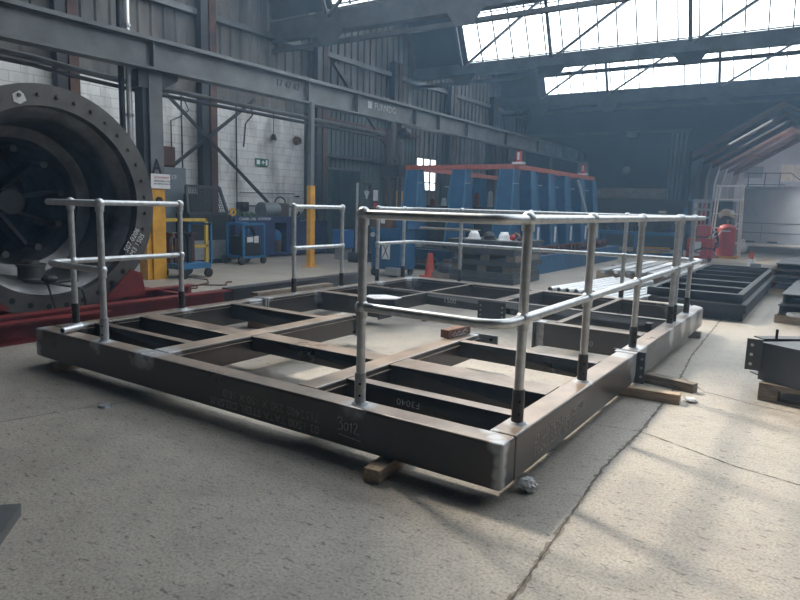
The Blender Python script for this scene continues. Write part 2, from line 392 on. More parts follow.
for a, b_, lab in (((6.1, 4.18), (9.95, 1.28), 'long dark brace falling right across the white wall'), ((6.75, 2.22), (9.35, 4.1), 'dark brace rising right across the white wall'),):
    xo = .47 if a[1] > 3 else .38
    tag(MB().bar((XL + xo, a[0], a[1]), (XL + xo, b_[0], b_[1]), .04, .075).build('diagonal_brace', 'nearblack'), lab, 'brace')
tag(MB().bar((XL + .47, 12.4, 5.6), (XL + .47, 15.8, 3.0), .1, .12).build('diagonal_brace', 'nearblack'), 'dark brace on the upper cladding behind the crane beam', 'brace')

# crane runway beam and its columns
t = thing('crane_beam', 'long grey crane runway beam along the left side, carried on columns', 'crane beam', (-9.0, -6, 0))
mb = MB(); mb.box(-.02, .02, 0, 34, 3.72, 4.22); mb.box(-.13, .16, 0, 34, 3.70, 3.74); mb.box(-.13, .16, 0, 34, 4.18, 4.22)
mb.build('beam', 'gantry', t)
MB().box(-.04, .04, 0, 34, 4.22, 4.28).build('crane_rail', 'gantry', t)
for y in (3.9, 10.4, 14.4, 16.2, 18.9, 20.2, 22.0, 25.0, 28.0, 31.0, 33.0):
    MB().box(.02, .13, y - .01, y + .01, 3.74, 4.18).build('stiffener', 'gantry', t)
text('beam_lettering', '17 47 82', .2, 'girder', face_m((.025, 13.45, 3.95), (0, 1, 0), (0, 0, 1)), t, .008)
text('beam_lettering', '\u25A0 FURNDO', .24, 'plate_galv', face_m((.025, 16.7, 3.93), (0, 1, 0), (0, 0, 1)), t, .008)
tag(MB().box(-9.0, -8.6, 27.2, 27.6, 3.2, 3.7).build('beam_bracket', 'gantry'), 'steel bracket holding the far end of the crane beam', 'bracket')
# column A
t = thing('crane_column', 'wide grey column marked A with yellow foot beside the ring', 'column', (-9.15, 4.5, 0))
MB().box(-.13, .10, -.23, -.13, 0, 3.7).build('web', 'nearblack', t)
MB().box(.0, .15, -.13, .14, 1.66, 3.7).build('flange', 'gantry', t)
MB().box(.0, .151, -.131, .141, 0, 1.66).build('yellow_band', 'yellow', t)
MB().box(-.12, .11, -.235, -.135, 0, 1.3).build('yellow_side', 'yellow', t)
MB().prism([(.13, -.32, 3.4), (.13, .14, 3.4), (.13, .5, 3.62), (.13, .5, 3.7), (.13, -.32, 3.7)], (-.26, 0, 0)).build('corbel', 'girder', t)
text('letter_A', 'A', .34, 'hole', face_m((.153, -.11, 1.94), (0, 1, 0), (0, 0, 1)), t, .001, .8, .012)
MB().cyl((.15, 0, 1.45), (.2, 0, 1.45), .06).build('switch', 'black', t)
t2 = thing('notice_sign', 'white paper notice with red heading fixed on the yellow footed column', 'sign', (-8.97, 4.53, 1.66))
MB().box(0, .01, -.2, .2, 0, .26).build('board', 'paper', t2)
text('sign_text', 'AUTHORISED', .05, 'redbright', face_m((.012, -.14, .18), (0, 1, 0), (0, 0, 1)), t2)
text('sign_text', 'PERSONNEL ONLY', .042, 'black', face_m((.012, -.14, .12), (0, 1, 0), (0, 0, 1)), t2)
text('sign_text', 'NO ENTRY UNLESS', .038, 'black', face_m((.012, -.14, .07), (0, 1, 0), (0, 0, 1)), t2)
# slim columns with yellow lower part
def slim(loc, lab, h=1.87, top=3.72):
    t = thing('crane_column', lab, 'column', loc)
    MB().box(-.045, .045, -.055, .055, h, top).build('upper_shaft', 'gantry', t)
    MB().box(-.06, .06, -.075, .075, 0, h).build('yellow_band', 'yellow', t)
    MB().box(-.16, .16, -.16, .16, 0, .015).build('base_plate', 'yellow', t)
    return t
slim((-8.82, 8.42, 0), 'slim column with yellow lower half in front of the blue bench')
t = slim((-8.95, 12.25, 0), 'slim column with yellow band left of the blue jig')
for zz in (2.45, 3.45):
    MB().sph((.1, 0, zz), .2, (1, 1, .7)).build('bracket_box', 'nearblack', t)
for yy, lab in ((16.1, 'column under the crane beam behind the blue jig, near one'), (19.95, 'column under the crane beam behind the blue jig, middle one'), (23.8, 'column under the crane beam behind the blue jig, far one')):
    slim((-9, yy, 0), lab)
# pipes
t = thing('drain_pipe', 'shiny vertical pipe rising between the ring and column A', 'pipe', (-9.26, 4.15, 0))
MB().cyl((0, 0, 2.1), (0, 0, 7), .05, seg=14).build('pipe', 'chrome', t, smooth=True)
MB().cyl((-.03, -.12, 2.1), (-.03, -.12, 7), .05, seg=12).build('pipe_backing', 'nearblack', t, smooth=True)
for z in (2.9, 4.4): MB().cyl((0, 0, z), (0, 0, z + .05), .07).build('coupling', 'plate_galv', t)
pts = [(-9.38, -2, 3.64), (-9.38, 1.6, 3.62), (-9.38, 2.6, 3.6), (-9.37, 3.3, 3.54), (-9.36, 4.2, 3.5), (-9.36, 12.3, 3.42)]
t = thing('service_pipe', 'grey horizontal service pipe below the crane beam', 'pipe', (0, 0, 0))
MB().tube(pts, .05).build('pipe', 'gantry', t, smooth=True)
MB().tube([V(p) + V((-.06, 0, -.1)) for p in pts], .035).build('lower_pipe', 'girder', t, smooth=True)
CL = ['cable run on the left part of the white wall, straight', 'cable run dropping to the switch box on the white wall', 'kinked cable left of the dark wall column', 'short hooked cable under the service pipe', 'upper horizontal cable above the bench', 'lower horizontal cable just above the bench']
def cond(mb, i): tag(mb.build('wall_cable', 'nearblack'), 'thin dark ' + CL[i], 'cable')
for i, (y, z0, z1) in enumerate(((7.3, 2.2, 4.0), (9.0, 1.45, 4.0))): cond(MB().cyl((XL + .05, y, z0), (XL + .05, y, z1), .018, seg=6), i)
cond(MB().tube([(XL + .05, 7.35, 3.9), (XL + .07, 7.5, 3.6), (XL + .07, 7.2, 3.4), (XL + .05, 7.0, 3.3), (XL + .05, 7.0, 2.3)], .014, 6), 2)
cond(MB().tube([(XL + .05, 9.5, 4.0), (XL + .07, 9.55, 3.75), (XL + .07, 9.3, 3.5), (XL + .05, 9.25, 2.9)], .02, 6), 3)
cond(MB().tube([(XL + .05, 9.35, 1.35), (XL + .05, 11.2, 1.35)], .02, 6), 5); cond(MB().tube([(XL + .05, 9.1, 1.7), (XL + .05, 11.2, 1.72)], .012, 6), 4)

# wall items
t = thing('exit_sign', 'small green emergency exit sign on the white wall', 'sign', (XL + .01, 9.93, 2.44))
MB().box(0, .02, -.24, .24, 0, .2).build('board', 'green', t)
MB().box(.02, .024, -.2, -.08, .04, .16).build('running_figure', 'white', t)
mb = MB(); mb.prism([(.02, -.02, .1), (.02, .05, .16), (.02, .05, .04)], (.004, 0, 0)); mb.box(.02, .024, .05, .1, .085, .115); mb.build('arrow', 'white', t)
MB().box(.02, .024, .13, .2, .03, .17).build('door_symbol', 'white', t)
for i, (y, z, lab) in enumerate(((10.3, 3.25, 'small dark lamp hanging on a cable on the white wall'),)):
    t = thing('hanging_lamp', lab, 'lamp', (XL + .1, y, z))
    MB().cyl((0, 0, .05), (0, 0, .75), .01, seg=6).build('cable', 'nearblack', t); MB().cyl((0, 0, -.08), (0, 0, .08), .1, .05).build('shade', 'nearblack', t)
t = thing('wall_fan', 'round dark wall fitting near the right edge of the white wall', 'wall fitting', (XL, 11.3, 3.25))
MB().cyl((0, 0, 0), (.14, 0, 0), .13, .1).build('body', 'rust', t); MB().cyl((.14, 0, 0), (.17, 0, 0), .05).build('hub', 'nearblack', t)
t = thing('switch_box', 'dark square switch box with cables on the white wall', 'switch box', (XL + .02, 9.15, 1.2))
MB().box(0, .15, -.16, .16, 0, .25).build('body', 'nearblack', t); MB().box(.15, .17, -.05, .05, .1, .2).build('handle', 'girder', t)
t = thing('tap', 'small dark tap low on the white wall by its right edge', 'tap', (XL, 11.3, 1.65))
MB().cyl((0, 0, 0), (.14, 0, 0), .02).build('spout', 'nearblack', t); MB().box(.05, .07, -.14, .06, -.01, .01).build('lever', 'nearblack', t)

# grey cabinet and brown box
t = thing('electrical_cabinet', 'tall grey electrical cabinet beside the yellow footed column', 'cabinet', (-11.6, 6.45, 0))
MB().box(-.35, .25, -.5, .48, 0, 2.19).build('body', 'greycab', t, .01); MB().box(.25, .265, -.46, .44, .08, 2.12).build('door', 'greycab', t, .005)
MB().box(.266, .275, -.1, .2, 1.92, 2.02).build('label_plate', 'plate_galv', t)
text('label_plate_text', 'DB 2', .09, 'black', face_m((.276, -.05, 1.94), (0, 1, 0), (0, 0, 1)), t)
MB().cyl((.26, .38, 1.1), (.3, .38, 1.1), .03).build('handle', 'black', t)
t = thing('junction_box', 'brown metal junction box on top of the grey cabinet', 'junction box', (-11.6, 6.45, 2.2))
MB().box(-.15, .2, -.15, .24, 0, .45).build('body', 'brown', t, .01); MB().box(.2, .22, -.12, .21, .03, .42).build('cover', 'brown', t)
# mesh guard machine
t = thing('guarded_machine', 'dark machine with a perforated mesh guard left of the charging bench', 'machine', (-11.3, 7.12, 0))
MB().box(.0, .5, -.6, .65, 0, .1).build('foot', 'nearblack', t)
MB().box(.02, .5, -.55, .58, .1, .55).build('base', 'plate_galv', t); MB().box(.02, .5, -.55, .6, .55, 1.15).build('body', 'nearblack', t)
mb = MB()
F = [(.45, -.55, 1.17), (.45, .6, 1.17), (.35, .43, 1.78), (.35, -.5, 1.78)]
for a in range(4): mb.bar(F[a], F[(a + 1) % 4], .06, .06, (1, 0, 0))
mb.build('guard_frame', 'girder', t)
mb = MB()
for i in range(22):
    f = i / 21; a = V(F[0]).lerp(V(F[1]), f); b_ = V(F[3]).lerp(V(F[2]), f); mb.bar(a, b_, .012, .012, (1, 0, 0))
for i in range(12):
    f = i / 11; a = V(F[0]).lerp(V(F[3]), f); b_ = V(F[1]).lerp(V(F[2]), f); mb.bar(a, b_, .012, .012, (1, 0, 0))
mb.build('mesh_guard', 'girder', t); MB().box(.05, .3, -.35, .2, 1.15, 1.6).build('drive_unit', 'nearblack', t)
# yellow guard rail
t = thing('guard_rail', 'low yellow guard rail frame around the tool trolley', 'guard rail', (-9.6, 5.6, 0))
for y in (-1.0, 0.45):
    MB().box(-.03, .03, y - .03, y + .03, 0, 1.1).build('post', 'yellowrail', t)
MB().box(-.03, .03, -1.0, .48, 1.04, 1.1).build('top_rail', 'yellowrail', t); MB().box(-.03, .03, -1.0, .48, .5, .56).build('mid_rail', 'yellowrail', t)
# blue trolley with tools
def wheel(parent, x, y, r=.08):
    MB().cyl((x - .02, y, r), (x + .02, y, r), r, seg=14).build('wheel', 'black', parent, smooth=True)
t = thing('tool_trolley', 'blue trolley loaded with dark clamps and tools behind yellow rail', 'trolley', (-9.0, 5.1, 0))
MB().box(-.3, .3, -.38, .33, .18, .28).build('tray', 'trolleyblue', t)
MB().box(.3, .34, .29, .33, .28, 1.05).build('upright', 'trolleyblue', t); MB().box(-.34, -.3, .29, .33, .28, 1.05).build('upright', 'trolleyblue', t)
MB().box(-.34, .34, .29, .33, 1.0, 1.04).build('handle', 'trolleyblue', t)
for x in (-.3, .3):
    for y in (-.3, .26): wheel(t, x, y, .09)
for i in range(12):
    x, y = random.uniform(-.2, .25), -.34 + i * .052
    tag(MB().box(-.03, .03, -.025, .025, 0, random.uniform(.45, .6)).box(-.09, .12, -.02, .02, .5, .56).build('clamp', random.choice(('nearblack', 'girder', 'rust')), None, loc=(-9.0 + x, 5.1 + y, .28)), 'dark steel clamp standing upright on the blue tool trolley', 'clamp', 'clamps on the tool trolley')
# welding set trolley
t = thing('welding_trolley', 'blue framed wheeled welding trolley in front of the charging bench', 'trolley', (-10.35, 7.85, 0))
mb = MB()
for x in (-.28, .28):
    for y in (-.35, .3): mb.box(x - .025, x + .025, y - .025, y + .025, .15, .95)
for z in (.15, .92):
    for y in (-.35, .3): mb.box(-.28, .28, y - .02, y + .02, z, z + .05)
    for x in (-.28, .28): mb.box(x - .02, x + .02, -.35, .3, z, z + .05)
mb.build('frame', 'trolleyblue', t)
MB().box(-.22, .24, -.3, .22, .2, .66).build('power_source', 'nearblack', t, .02)
MB().box(.24, .25, -.2, -.02, .52, .64).build('reflective_panel', 'paper', t); MB().box(.24, .25, .02, .16, .5, .66).build('reflective_panel', 'paper', t)
mb = MB()
for k in range(4): mb.tube([(.15 + .02 * k, -.12 + .22 * math.cos(a), .62 + .26 * math.sin(a)) for a in [PI * i / 10 for i in range(11)]], .018, 6)
mb.build('hose_coil', 'black', t)
for x in (-.28, .28): wheel(t, x, -.4, .11); wheel(t, x, .28, .09)

# charging bench
t = thing('charging_bench', 'long blue steel bench with charging station lettering by the wall', 'bench', (-11.55, 10.45, 0))
mb = MB(); mb.box(-.35, .35, -2.2, -.8, .05, .92).box(-.35, .35, -.35, 2.0, .05, .92).box(-.35, .35, -.8, -.35, .05, .12).box(-.35, -.3, -.8, -.35, .12, .9)
mb.build('cabinet_body', 'bluedark', t)
MB().box(-.38, .4, -2.25, 2.05, .92, .97).build('bench_top', 'bluedark', t)
MB().box(.36, .4, -2.25, .1, .97, 1.09).build('sign_board', 'bluedark', t)
text('bench_lettering', 'CHARGING  STATION', .095, 'paper', face_m((.402, -2.1, .995), (0, 1, 0), (0, 0, 1)), t, .001, 1.12, .001)
t = thing('bucket', 'brown bucket holding blue cloth under the charging bench', 'bucket', (-11.4, 9.88, .12))
MB().cyl((0, 0, 0), (0, 0, .32), .13, .17, 16).build('body', 'basket', t); MB().sph((0, 0, .42), .16, (1, 1, 1.2)).build('blue_cloth', 'trolleyblue', t)
t = thing('electric_motor', 'blue-grey motor at the foot of the long brace on the bench', 'motor', (-11.4, 9.6, .97))
MB().cyl((0, -.28, .27), (0, .28, .27), .22, seg=18).build('body', 'greycab', t, smooth=True); MB().box(-.15, .15, -.2, .2, 0, .1).build('foot', 'nearblack', t); MB().cyl((0, .28, .27), (0, .36, .27), .16).build('end_cover', 'nearblack', t)
t = thing('tool_bag', 'brown canvas bag with loop handle on the charging bench', 'bag', (-11.55, 10.2, .97))
MB().box(-.15, .15, -.22, .22, 0, .48).build('body', 'basket', t, .05)
MB().tube([(0, .2 * math.cos(a), .48 + .16 * math.sin(a)) for a in [PI * i / 10 for i in range(11)]], .02, 6).build('handle', 'nearblack', t)
t = thing('hose_pile', 'green hose pile with yellow ring at the bench left end', 'hose', (-11.35, 8.5, .97))
mb = MB()
for i in range(26):
    a = random.uniform(0, 6.28); mb.sph((random.uniform(-.15, .15), random.uniform(-.35, .45), random.uniform(.03, .2)), random.uniform(.05, .11), seg=7)
mb.build('pile', 'greenstuff', t)
MB().lathe([(.05, -.02), (.1, -.02), (.1, .02), (.05, .02)], (.3, -.45, .23), 'X', 16, True).build('yellow_ring', 'yellow', t)
for i in range(9):
    y = 10.7 + i * .2; h = random.uniform(.1, .4)
    tag(MB().cyl((0, 0, 0), (0, 0, h), .09, .07, 10).cyl((0, 0, h), (0, 0, h + .06), .03, .03, 8).build('canister', ('woodgrey', 'nearblack', 'girder', 'basket')[i % 4], None, smooth=True, loc=(-11.5, y, .97)), 'small canister in the row at the right end of the bench', 'canister', 'canisters on the bench')

# welding booth curtains, gate, notices, blue tub
t = thing('welding_curtain', 'dark green welding curtain hung behind the thin yellow column', 'curtain', (-11.0, 12.4, 0))
mb = MB(); pts = []
n = 48
for i in range(n + 1): pts.append((.07 * math.sin(i * 1.7) + .03 * math.sin(i * .6), -.8 + 1.45 * i / n))
mb.prism([(x, y, .05) for x, y in pts] + [(x - .03, y, .05) for x, y in reversed(pts)], (0, 0, 2.4)); mb.build('fabric', 'teal', t)
MB().cyl((0, -.85, 2.47), (0, .7, 2.47), .03).build('curtain_rail', 'girder', t)
t = thing('gate', 'open dark framed gate standing right of the curtain', 'gate', (-8.8, 10.35, 0))
mb = MB(); mb.box(-.04, .04, -.28, -.2, 0, 2.05).box(-.03, .03, .3, .36, 0, 2.0).box(-.03, .03, -.28, .36, 1.96, 2.02).box(-.03, .03, -.28, .36, .02, .08).box(-.03, .03, -.28, .36, .9, .95)
mb.build('frame', 'girder', t); MB().cyl((.04, -.27, .1), (.04, -.27, 2.0), .03).build('upright_pipe', 'galv', t)
MB().box(-.2, .2, -.3, .34, .0, .25).build('foot', 'nearblack', t)
t = thing('cable_hook', 'spread white hooks near the top of the open gate', 'hook', (-8.78, 10.5, 1.62))
mb = MB()
for a in (-.5, -.2, .15, .5): mb.bar((0, 0, 0), (0, .2 * math.sin(a), .22 * math.cos(a)), .02, .02)
mb.build('hook', 'paper', t)
t = thing('notice_board', 'narrow white notice strip with red patch beyond the gate', 'notice', (-11.3, 14.3, 1.05))
MB().box(0, .02, -.17, .17, 0, .95).build('board', 'nearblack', t)
MB().box(.02, .025, -.13, .13, .55, .9).build('paper_sheet', 'paper', t); MB().box(.02, .025, -.1, .12, .28, .48).build('paper_sheet', 'redbright', t); MB().box(.02, .025, -.1, .12, .05, .24).build('paper_sheet', 'paper', t)
t = thing('machine_cabinet', 'dark cabinet with two pale vents behind the back rail', 'cabinet', (-10.6, 12.9, 0))
MB().box(-.3, .3, -.35, .35, 0, 1.0).build('body', 'nearblack', t); 
for z in (.55, .75): MB().box(.3, .31, -.3, .3, z, z + .06).build('vent', 'plate_galv', t)
t = thing('plastic_tub', 'small blue plastic tub left of the gate', 'tub', (-9.6, 10.6, 0))
MB().box(-.2, .2, -.22, .22, .3, .75).build('body', 'skin_blue', t, .03); MB().box(-.22, .22, -.24, .24, .75, .79).build('lid', 'skin_blue', t, .01); MB().box(-.15, .15, -.18, .18, 0, .3).build('plinth', 'partition', t)
# blue power source with an X on white
t = thing('welding_machine', 'blue welding machine with a crossed white panel behind the back left corner post', 'welding machine', (-6.4, 8.3, 0))
MB().box(-.42, .3, -.2, .4, .14, 1.0).build('cabinet', 'blue', t, .015)
MB().box(-.38, .0, -.24, -.19, .74, .96).build('control_panel', 'blue', t, .01)
MB().box(-.14, .06, -.212, -.202, .36, .72).build('white_panel', 'paper', t)
mb = MB(); mb.bar((-.12, -.218, .38), (.04, -.218, .7), .015, .008, (0, 1, 0)).bar((-.12, -.218, .7), (.04, -.218, .38), .015, .008, (0, 1, 0)); mb.build('black_cross', 'black', t)
MB().cyl((-.3, -.34, .86), (-.3, -.3, .86), .05).build('gauge', 'galv', t)
for x in (-.34, .22): 
    for y in (-.2, .35): wheel(t, x, y, .09)
MB().box(.05, .35, -.34, -.2, .05, .2).build('step', 'plate_galv', t)
t = thing('wooden_crate', 'brown board crate on the blue welding machine', 'crate', (-6.45, 8.35, 1.0))
MB().box(-.36, .1, -.25, .2, 0, .42).build('body', 'brownboard', t, .01); MB().box(-.1, .0, -.31, -.3, .1, .4).build('label_sheet', 'paper', t)
t = thing('wire_feeder', 'blue wire feeder box with round emblem beside the brown crate', 'wire feeder', (-6.12, 8.45, 1.0))
MB().box(-.18, .16, -.25, .2, 0, .24).build('body', 'blue', t, .02); MB().lathe([(.035, 0), (.05, 0), (.05, .01), (.035, .01)], (0, 0, 0), 'Z', 14, True).build('emblem', 'paper', t)
t = thing('pipe_stand', 'thin grey and brown upright pipes beside the yellow banded column', 'pipes', (-8.45, 11.1, 0))
MB().cyl((0, 0, 0), (0, 0, 3.6), .07).build('pole', 'girder', t); MB().cyl((-.2, .1, 0), (-.2, .1, 3.4), .05).build('pole', 'brown', t); MB().cyl((.18, .15, 0), (.18, .15, 3.1), .05).build('pole', 'girder', t)
MB().box(-.3, .3, -.1, .25, 2.2, 2.5).build('clamp_block', 'nearblack', t); MB().box(-.3, .3, -.25, .35, 0, .05).build('base', 'nearblack', t)
MB().cyl((-.25, 0, .9), (.35, 0, .9), .25, seg=16).build('cable_reel', 'black', t, smooth=True)

# ------------------------------------------------------------------ flanged ring in its red cradle
CY, CZ, FX = 1.27, 1.39, -6.5
t = thing('flanged_steel_ring', 'huge flanged steel cylinder section lying on its side, open end facing', 'steel cylinder', (FX, CY, CZ), 0)
RO, RI = 1.365, 1.12
MB().lathe([(RI, 0), (RO, 0), (RO, -.09), (RI, -.09)], ax='X', seg=96, close=True).build('flange', 'flange', t, smooth=True)
MB().lathe([(RI, -.01), (RI - .01, -.12), (1.0, -.2), (.97, -.3), (.96, -.7), (.93, -.8), (.80, -.88), (.77, -1.0), (.77, -1.35), (.74, -1.45), (.74, -2.2), (1.0, -2.2), (1.0, -.9), (1.04, -.8), (1.09, -.3), (1.12, -.09)], ax='X', seg=72, close=True).build('shell', 'tunnel', t, smooth=True)
MB().lathe([(0, -2.15), (.95, -2.15), (.95, -2.2), (0, -2.2)], ax='X', seg=48, close=True).build('back_plate', 'nearblack', t)
MB().cyl((-2.15, 0, 0), (-1.0, 0, 0), .16, seg=20).build('hub', 'nearblack', t, smooth=True)
for i in range(10):
    a = 2 * PI * (i + .3) / 10; c_, s_ = math.cos(a), math.sin(a)
    MB().bar((-1.7, .15 * c_, .15 * s_), (-1.45, .72 * c_, .72 * s_), .05, .3, (1, 0, 0)).build('spoke', 'nearblack', t)  # near-black colour stands in for the deep shade inside the bore
    MB().cyl((-1.3, .68 * c_, .68 * s_), (-1.05, .68 * c_, .68 * s_), .045, seg=10).build('stud', 'flange', t, smooth=True)
for i in range(36):
    a = 2 * PI * (i + .5) / 36
    mb = MB(); p = V((0, 1.24 * math.cos(a), 1.24 * math.sin(a)))
    if math.sin(a) > -.3: mb.cyl(p, p + V((.03, 0, 0)), .026, .018, 8).build('bolt', 'flange', t)
    else: mb.cyl(p, p + V((.003, 0, 0)), .034, seg=12).build('bolt_hole', 'hole', t)
text('chalk_number', '507 0206\nM3 1505', .1, 'chalk', face_m((.004, .95, -.63), (0, .55, .83), (0, -.83, .55)), t, .001, .9)
MB().prism([(.004, -.38, 1.12), (.004, -.31, 1.10), (.004, -.24, 1.15), (.004, -.27, 1.22), (.004, -.31, 1.25), (.004, -.39, 1.2)], (.004, 0, 0)).build('paper_label', 'paper', t)
t = thing('gear_fitting', 'round steel drum sitting inside the ring bottom', 'fitting', (-6.85, 1.15, .44))
MB().lathe([(0, 0), (.16, 0), (.16, .03), (.15, .04), (.15, .17), (.165, .18), (.165, .21), (.09, .21), (.09, .25), (0, .25)], seg=32).build('drum', 'flange', t, smooth=True)
t = thing('cable_bundle', 'black looped cable hanging over the lower rim of the ring', 'cable', (-6.45, 1.2, .1))
MB().tube([(.0, -.1, .45), (.03, -.05, .35), (.06, .02, .33), (.08, .15, .3), (.09, .3, .26), (.1, .34, .1), (.1, .3, -.08)], .015, 6).build('cable', 'black', t)
MB().tube([(.02, -.1, .42), (.06, -.06, .2), (.08, -.02, 0), (.1, .06, -.09)], .012, 6).build('cable', 'black', t)
MB().sph((.02, -.05, .4), .07, (1, 1.4, .7)).build('clamp', 'nearblack', t); MB().cyl((0, -.1, .35), (.0, .3, .36), .02).build('torch', 'nearblack', t)
# cradle
t = thing('red_cradle', 'dark red steel cradle carrying the flanged ring', 'cradle', (-6.6, 1.2, 0))
def chan_y(mb, x, y0, y1, z0, z1, w=.16, tk=.02, side=1):
    mb.box(x - tk / 2, x + tk / 2, y0, y1, z0, z1); mb.box(min(x, x + side * w), max(x, x + side * w), y0, y1, z0, z0 + tk); mb.box(min(x, x + side * w), max(x, x + side * w), y0, y1, z1 - tk, z1)
mb = MB(); chan_y(mb, .55, -2.6, 2.25, 0, .2); mb.build('front_runner', 'red', t)
mb = MB(); chan_y(mb, -.25, -2.6, 2.3, 0, .2); mb.build('middle_runner', 'red', t)
mb = MB(); chan_y(mb, -1.6, -2.6, 2.3, 0, .2); mb.build('rear_runner', 'red', t)
mb = MB(); chan_y(mb, 1.05, -2.8, .1, 0, .22); mb.build('outrigger', 'red', t)
for sgn in (-1, 1):
    mb = MB(); mb.prism([(.25, sgn * .55, .2), (.25, sgn * 1.15, .2), (.25, sgn * 1.1, .5), (.25, sgn * .95, .55), (.25, sgn * .7, .32)], (.04, 0, 0)); mb.build('saddle_plate', 'red', t); mb = MB()
    mb.prism([(-.2, sgn * .55, .2), (-.2, sgn * 1.15, .2), (-.2, sgn * 1.1, .5), (-.2, sgn * .95, .55), (-.2, sgn * .7, .32)], (.04, 0, 0)); mb.build('saddle_plate', 'red', t)
    MB().cyl((-.16, sgn * .86, .28), (.25, sgn * .86, .28), .11, seg=20).build('roller', 'nearblack', t, smooth=True)
for y in (-2.2, 1.7): MB().box(-1.6, .55, y - .05, y + .05, .02, .17).build('cross_tie', 'red', t)
tag(MB().box(-6.2, -5.95, 3.55, 6.8, 0, .2).build('steel_channel', 'dark'), 'long dark steel bar on the floor behind the platform left side', 'steel bar')
tag(MB().box(-5.75, -5.6, 3.7, 5.4, .0, .16).build('timber_plank', 'woodgrey'), 'grey timber plank on edge behind the platform left side', 'plank')
mb = MB()
pts = [(-7.6 + .15 * math.sin(i * .9), 3.9 + i * .09, .02) for i in range(14)]
mb.tube([(-8.9, 4.8, .3), (-8.8, 4.9, .03), (-8.3, 5.0, .015), (-7.9, 4.7, .015)] + pts, .012, 6)
tag(mb.build('floor_cable', 'rust'), 'thin rusty cable curling over the floor from the yellow footed column', 'cable')

# ------------------------------------------------------------------ platform frames
def rhs(name, x0, x1, y0, y1, z0, z1, parent, m='rhs', bev=.018): return MB().box(x0, x1, y0, y1, z0, z1).build(name, m, parent, bev, seg=3)
BZ = .08
t = thing('platform_frame', 'near half of the big welded steel platform frame on timber blocks', 'steel frame', (0, 0, 0), 0, 'steel platform frame halves')
A_ = t
rhs('front_beam', -W, 0, 0, BW, BZ, ZT, t)
rhs('right_beam', -BW, 0, BW, 2.62, BZ, ZT, t)
rhs('left_beam', -W, -W + BW, BW, 2.58, BZ, ZT, t)
def plates(t, x, y, z0=BZ + .02, z1=ZT - .01, w=.2, ax='y', m='weld'):
    if ax == 'y': return MB().box(x - w / 2, x + w / 2, y, y + .014, z0, z1).build('end_plate', m, t)
    return MB().box(x, x + .014, y - w / 2, y + w / 2, z0, z1).build('end_plate', m, t)
rhs('joist', -3.03, -2.84, BW, 2.48, .12, ZT, t, 'rhs', .014)
rhs('joist', -1.53, -1.36, BW, 2.42, .12, ZT, t, 'rhs', .014)
plates(t, -2.925, 2.48, .10, ZT, .26)
mb = MB(); mb.box(-1.56, -1.18, 2.42, 2.435, .1, .17).box(-1.56, -1.18, 2.42, 2.435, .25, .335); mb.build('end_plate', 'plate_galv', t)
for z in (.135, .295): MB().cyl((-1.24, 2.41, z), (-1.24, 2.44, z), .014).build('bolt_hole', 'hole', t)
def cross(x0, x1, y0, y1, z0=.2, m='chan', top=None):
    # channel laid as a cross member: web to the front, flanges to the back
    mb = MB(); z1 = top or ZT - .004
    mb.box(x0, x1, y0, y0 + .012, z0, z1); mb.box(x0, x1, y0, y1, z1 - .012, z1); mb.box(x0, x1, y0, y1, z0, z0 + .012)
    return mb
def addcross(t, x0, x1, y0, y1, z0=.2): return cross(x0, x1, y0, y1, z0).build('cross_member', 'chan', t, .003)
xl = -W + BW
addcross(t, xl, -3.03, .46, .55, .18); addcross(t, xl, -3.03, .93, 1.15, .19); addcross(t, xl, -3.03, 2.08, 2.2, .16)
addcross(t, -2.84, -1.53, 1.0, 1.2, .2)
addcross(t, -1.36, -BW, .47, .56, .17); addcross(t, -1.36, -BW, .97, 1.22, .18); addcross(t, -1.36, -BW, 2.03, 2.13, .19)
for x, ya, yb in ((-2.84, BW, 2.46), (-1.36, BW, 2.4), (xl, BW, 2.55)):
    MB().box(x, x + .022, ya, yb, ZT - .045, ZT - .037).build('floor_ledge', 'rhs', t)
# small joint plates at beam splits
mb = MB(); mb.box(-.2, .065, 2.62, 2.636, BZ - .01, ZT + .006); mb.build('splice_plate', 'dark', t)
for z in (.13, .205, .28): MB().cyl((.04, 2.612, z), (.04, 2.62, z), .012).build('bolt', 'plate_galv', t)
MB().box(-.17, .003, 2.54, 2.62, ZT + .0005, ZT + .004).build('primer_band', 'weld', t)
mb = MB(); mb.box(-W - .02, -W + BW + .04, 2.58, 2.595, BZ, ZT + .008); mb.build('splice_plate', 'weld', t)
# lettering
text('stencil_lettering', '03 1500 TATA STEEL CELSIUS\n7152402 250 X 150 X 10.0', .072, 'stencil', face_m((-1.19, -.0015, .115), (-1, 0, 0), (0, 0, -1)) @ Matrix.Translation((0, -.045, 0)), t, .0005, 1.02, .0015)
part_label(t.children[-1], 'faded upside down mill stencil on the front beam')
text('stencil_lettering', '03 1500 TATA STEEL CELSIUS\n7152402 250 X 150 X 10.0', .068, 'stencil', face_m((.0015, .42, .205), (0, 1, 0), (0, 0, 1)), t, .0005, .92, .0015)
fm = face_m((-1.05, -.002, .175), (1, 0, 0), (0, 0, 1)) @ Matrix.Scale(.78, 4)
stroke('chalk_number', [[(.0, .085), (.015, .1), (.035, .1), (.045, .085), (.03, .065), (.02, .06), (.04, .055), (.052, .035), (.04, .01), (.015, .003), (0, .012)],
    [(.085, .07), (.07, .06), (.065, .035), (.075, .01), (.092, .01), (.102, .035), (.098, .06), (.085, .07)],
    [(.118, .06), (.135, .08), (.128, .0)], [(.155, .07), (.17, .085), (.185, .075), (.183, .055), (.155, .005), (.205, .0)], [(0.01, -.03), (.22, -.045)]], .0024, 'chalk', fm, t)
part_label(t.children[-1], 'underlined white chalk number 3012')
stroke('chalk_number', [[(0, .05), (.02, .06), (.03, .045), (0, 0), (.035, 0)], [(.05, .055), (.085, .055), (.055, 0)]], .002, 'stencil', face_m((-4.23, -.002, .19), (1, 0, 0), (0, 0, 1)), t)
